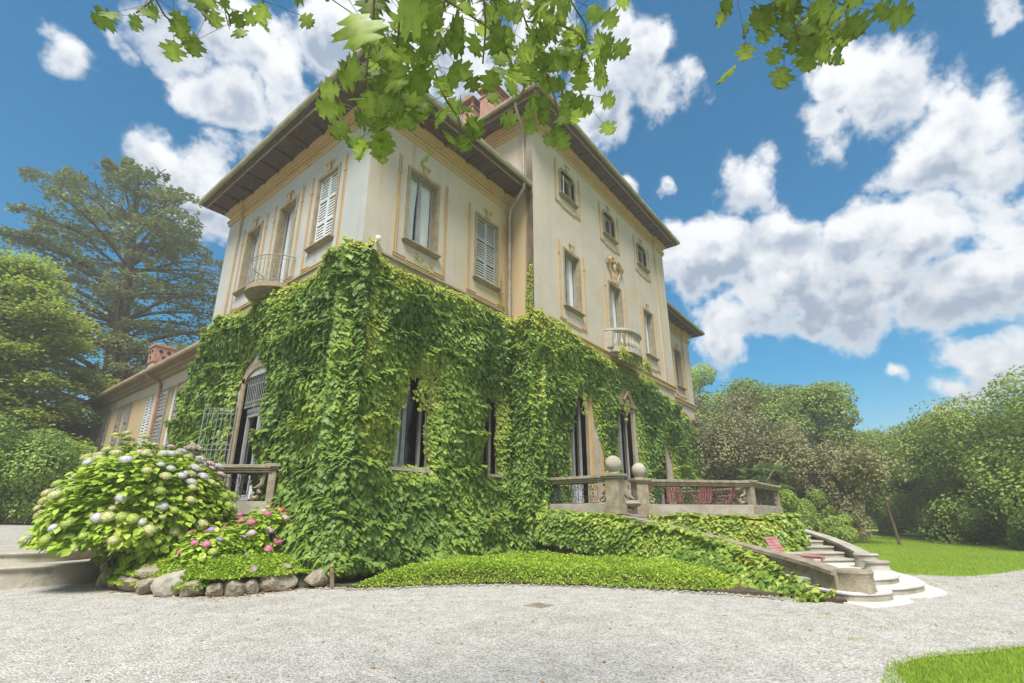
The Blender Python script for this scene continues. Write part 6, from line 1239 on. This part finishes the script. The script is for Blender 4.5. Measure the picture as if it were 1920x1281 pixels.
n = 420; pos = np.column_stack([rg3.uniform(1.5, 12, n), rg3.uniform(-.5, 12, n), np.full(n, .004)]); pos = pos[(pos[:, 0]*.8+pos[:, 1] < 13.5) & (pos[:, 0]*.5+pos[:, 1] > 3.2)]; n = len(pos)
o = leaves('fallen_leaves', 'dead_leaf', None, pos, np.array([[0, 0, 1.]])+rg3.normal(0, .25, (n, 3)), rg3.normal(0, 1, (n, 3))*np.array([[1, 1, .1]]), rg3.uniform(.025, .055, n), rg3.random(n), 'oval'); tag(o, 'few dry leaves scattered over the open gravel', 'fallen leaves')
# ================================================================== OAK overhead
M['oak_leaf'] = leafmat('oak_leaf', [(.12, .18, .035), (.17, .26, .045), (.23, .34, .055), (.30, .42, .065)], trans=.5, rough=.45, spec=.3, mottle=.6)
OK = thing('oak_tree', 'overhanging oak branches with lobed leaves hanging in from above', 'tree', (-1.6, 1.2, 0))
TWIGS = {
 'a': [(1.203, 1.341, 4.165), (1.292, 1.485, 4.049), (1.373, 1.688, 3.881), (1.339, 1.846, 3.785), (1.286, 1.978, 3.635), (1.312, 2.042, 3.485)],
 'b': [(1.373, 1.688, 3.881), (1.534, 1.731, 3.754), (1.67, 1.729, 3.661), (1.728, 1.826, 3.538)],
 'c': [(1.292, 1.485, 4.049), (1.488, 1.453, 4.09), (1.677, 1.434, 4.117), (1.807, 1.436, 4.031)],
 'd': [(1.715, 1.385, 4.738), (1.974, 1.454, 4.561), (2.171, 1.465, 4.424), (2.371, 1.493, 4.254), (2.491, 1.53, 4.13)],
 'e': [(1.974, 1.454, 4.561), (2.205, 1.284, 4.609), (2.378, 1.178, 4.525)],
 'f': [(2.171, 1.465, 4.424), (2.144, 1.585, 4.246), (2.176, 1.658, 4.18)],
 'f2': [(2.003, 1.229, 4.881), (2.211, 1.217, 4.757), (2.364, 1.206, 4.655), (2.497, 1.359, 4.491), (2.644, 1.408, 4.344)],
 'g': [(0.855, 1.495, 3.856), (0.969, 1.632, 3.723), (1.037, 1.753, 3.603), (1.082, 1.827, 3.519)],
 'g2': [(1.019, 1.486, 4.045), (1.118, 1.634, 3.914), (1.193, 1.738, 3.808)],
 'g3': [(1.453, 1.388, 4.387), (1.625, 1.496, 4.242), (1.742, 1.619, 4.103)],
 'tl': [(0.425, 2.999, 4.728), (0.373, 3.197, 4.545), (0.322, 3.301, 4.442)],
 'tl1': [(0.373, 3.197, 4.545), (0.452, 3.233, 4.497), (0.497, 3.23, 4.494)],
 'tl2': [(0.685, 3.055, 5.038), (0.659, 3.234, 4.886), (0.684, 3.344, 4.775)],
 'tl3': [(0.659, 3.234, 4.886), (0.766, 3.229, 4.868), (0.821, 3.278, 4.809)],
 'tm': [(0.656, 2.48, 4.469), (0.719, 2.531, 4.413), (0.779, 2.548, 4.383)],
 'r1': [(2.415, -0.011, 4.334), (2.524, 0.062, 4.24), (2.636, 0.043, 4.137), (2.75, 0.038, 4.022)],
 'r2': [(2.415, -0.011, 4.334), (2.45, 0.22, 4.296), (2.446, 0.337, 4.288)],
 'r3': [(2.497, -0.013, 4.265), (2.652, -0.148, 4.117), (2.712, -0.23, 4.052)],
 'r4': [(2.555, 0.086, 4.211), (2.679, -0.09, 4.093), (2.737, -0.112, 4.034)],
 'r5': [(2.555, 0.086, 4.211), (2.549, 0.168, 4.213)],
 'big': [(0.439, 0.905, 2.832), (0.445, 0.947, 2.74), (0.43, 0.955, 2.675)],
 'big2': [(0.535, 0.939, 2.962), (0.563, 0.997, 2.917)],
}

mb = MB(); limb(mb, (-1.6, 1.2, -.1), (-1.4, 1.3, 4.6), .26, .18, n=4); limb(mb, (-1.4, 1.3, 4.4), (.6, 3.9, 6.2), .14, .05, sag=.2, n=4); limb(mb, (-1.4, 1.3, 4.2), (2.6, 1.4, 6.0), .15, .05, sag=.3, n=5); limb(mb, (-1.4, 1.3, 4.0), (3.0, .1, 5.4), .12, .04, sag=.4, n=5); limb(mb, (-1.4, 1.3, 3.8), (.5, 1.0, 3.0), .06, .02, sag=.3, n=4)
hubs = [Vector((.6, 3.9, 6.2)), Vector((2.6, 1.4, 6.0)), Vector((3.0, .1, 5.4)), Vector((.5, 1.0, 3.0)), Vector((1.6, 1.3, 5.6))]
mb.build('trunk', 'bark', OK, smooth=True)
rr = random.Random(4); mesh_oak = [leaves_mesh('leaf', 'oak_leaf', np.zeros((1, 3)), np.array([[0, 0, 1.0]]), np.array([[0, 1.0, 0]]), np.array([1.0]), np.array([t_]), 'oak') for t_ in (.0, .2, .45, .7, 1.0)]
mb = MB(); cnt = 0; rest = []
DENS = {'a': 40, 'b': 34, 'c': 30, 'd': 36, 'e': 30, 'f': 26, 'f2': 36, 'g': 34, 'g2': 34, 'g3': 30, 'tl': 20, 'tl1': 22, 'tl2': 22, 'tl3': 20, 'tm': 12, 'r1': 38, 'r2': 32, 'r3': 32, 'r4': 36, 'r5': 34, 'big': 7, 'big2': 5}
for key, P_ in TWIGS.items():
    pts = catmull(P_, 5); isbig = key.startswith('big'); h_ = min(hubs, key=lambda q: (q-pts[0]).length)
    bb = MB(); bb.tube(([h_, h_.lerp(pts[0], .5)+Vector((0, 0, .1))] if key in ('a', 'd', 'f2', 'g', 'g2', 'g3', 'tl', 'tl2', 'tm', 'r1', 'r3', 'big', 'big2') else [])+pts, .006, 5)
    n_ = len(bb.v)//5
    bb.build('branch', 'twig', OK, smooth=True); L_ = sum((b-a).length for a, b in zip(pts[:-1], pts[1:])); n = max(3, int(L_*DENS[key]*1.2))
    cam_ = Vector((0, 0, 1.4))
    for i in range(n):
        f = rr.random()**.8; p = pts[min(len(pts)-1, int(f*(len(pts)-1)))].copy(); s_ = rr.uniform(.105, .15) if not isbig else rr.uniform(.115, .14)
        view = (p-cam_).normalized(); off = Vector((rr.gauss(0, 1), rr.gauss(0, 1), rr.gauss(0, .8)))*(.11 if not isbig else .05); q = p+off; q.z -= .02
        tp = Vector((off.x*2, off.y*2, -rr.uniform(.06, .2))).normalized()+Vector((rr.gauss(0, .25), rr.gauss(0, .25), rr.gauss(0, .2)-.45)); nn = (-view*rr.uniform(.7, 1.7)+Vector((0, 0, rr.uniform(-.6, 1.0)))+Vector((rr.gauss(0, .5), rr.gauss(0, .5), 0)))
        tp.normalize(); nn = (nn-tp*nn.dot(tp)).normalized(); sd = tp.cross(nn); mb.tube([p, q], .0018, 3, cap=False)
        mtx = Matrix.Translation(q) @ Matrix((sd, tp, nn)).transposed().to_4x4() @ Matrix.Scale(s_, 4); t_ = rr.choice((0, 1, 1, 2, 2, 3, 4) if not key.startswith(('tl', 'r')) else (0, 0, 1, 1, 2))
        if cnt < 295: link('leaf', mesh_oak[t_], OK, mtx); cnt += 1
        else: rest.append((q, nn, tp, s_, (.0, .2, .45, .7, 1.0)[t_]))
mb.build('leaf_stalk', 'twig', OK, kind='stuff')
if rest:
    leaves('further_leaves', 'oak_leaf', OK, np.array([tuple(r[0]) for r in rest]), np.array([tuple(r[1]) for r in rest]), np.array([tuple(r[2]) for r in rest]), np.array([r[3] for r in rest]), np.array([r[4] for r in rest]), 'oak')

# ================================================================== HAZE
hm = bpy.data.materials.new('haze'); hm.use_nodes = True; ht = hm.node_tree; ht.nodes.remove(ht.nodes['Principled BSDF'])
pv = nd(ht, 'ShaderNodeVolumePrincipled'); pv.inputs['Color'].default_value = (1.0, .985, .96, 1); pv.inputs['Density'].default_value = .0028; pv.inputs['Anisotropy'].default_value = .2
ht.links.new(pv.outputs[0], ht.nodes['Material Output'].inputs['Volume'])
mb = MB(); mb.box(-310, 510, -410, 510, -1.3, 30.5); hz = mb.build('haze', hm, kind='stuff'); tag(hz, 'thin pale haze over the park', 'haze')
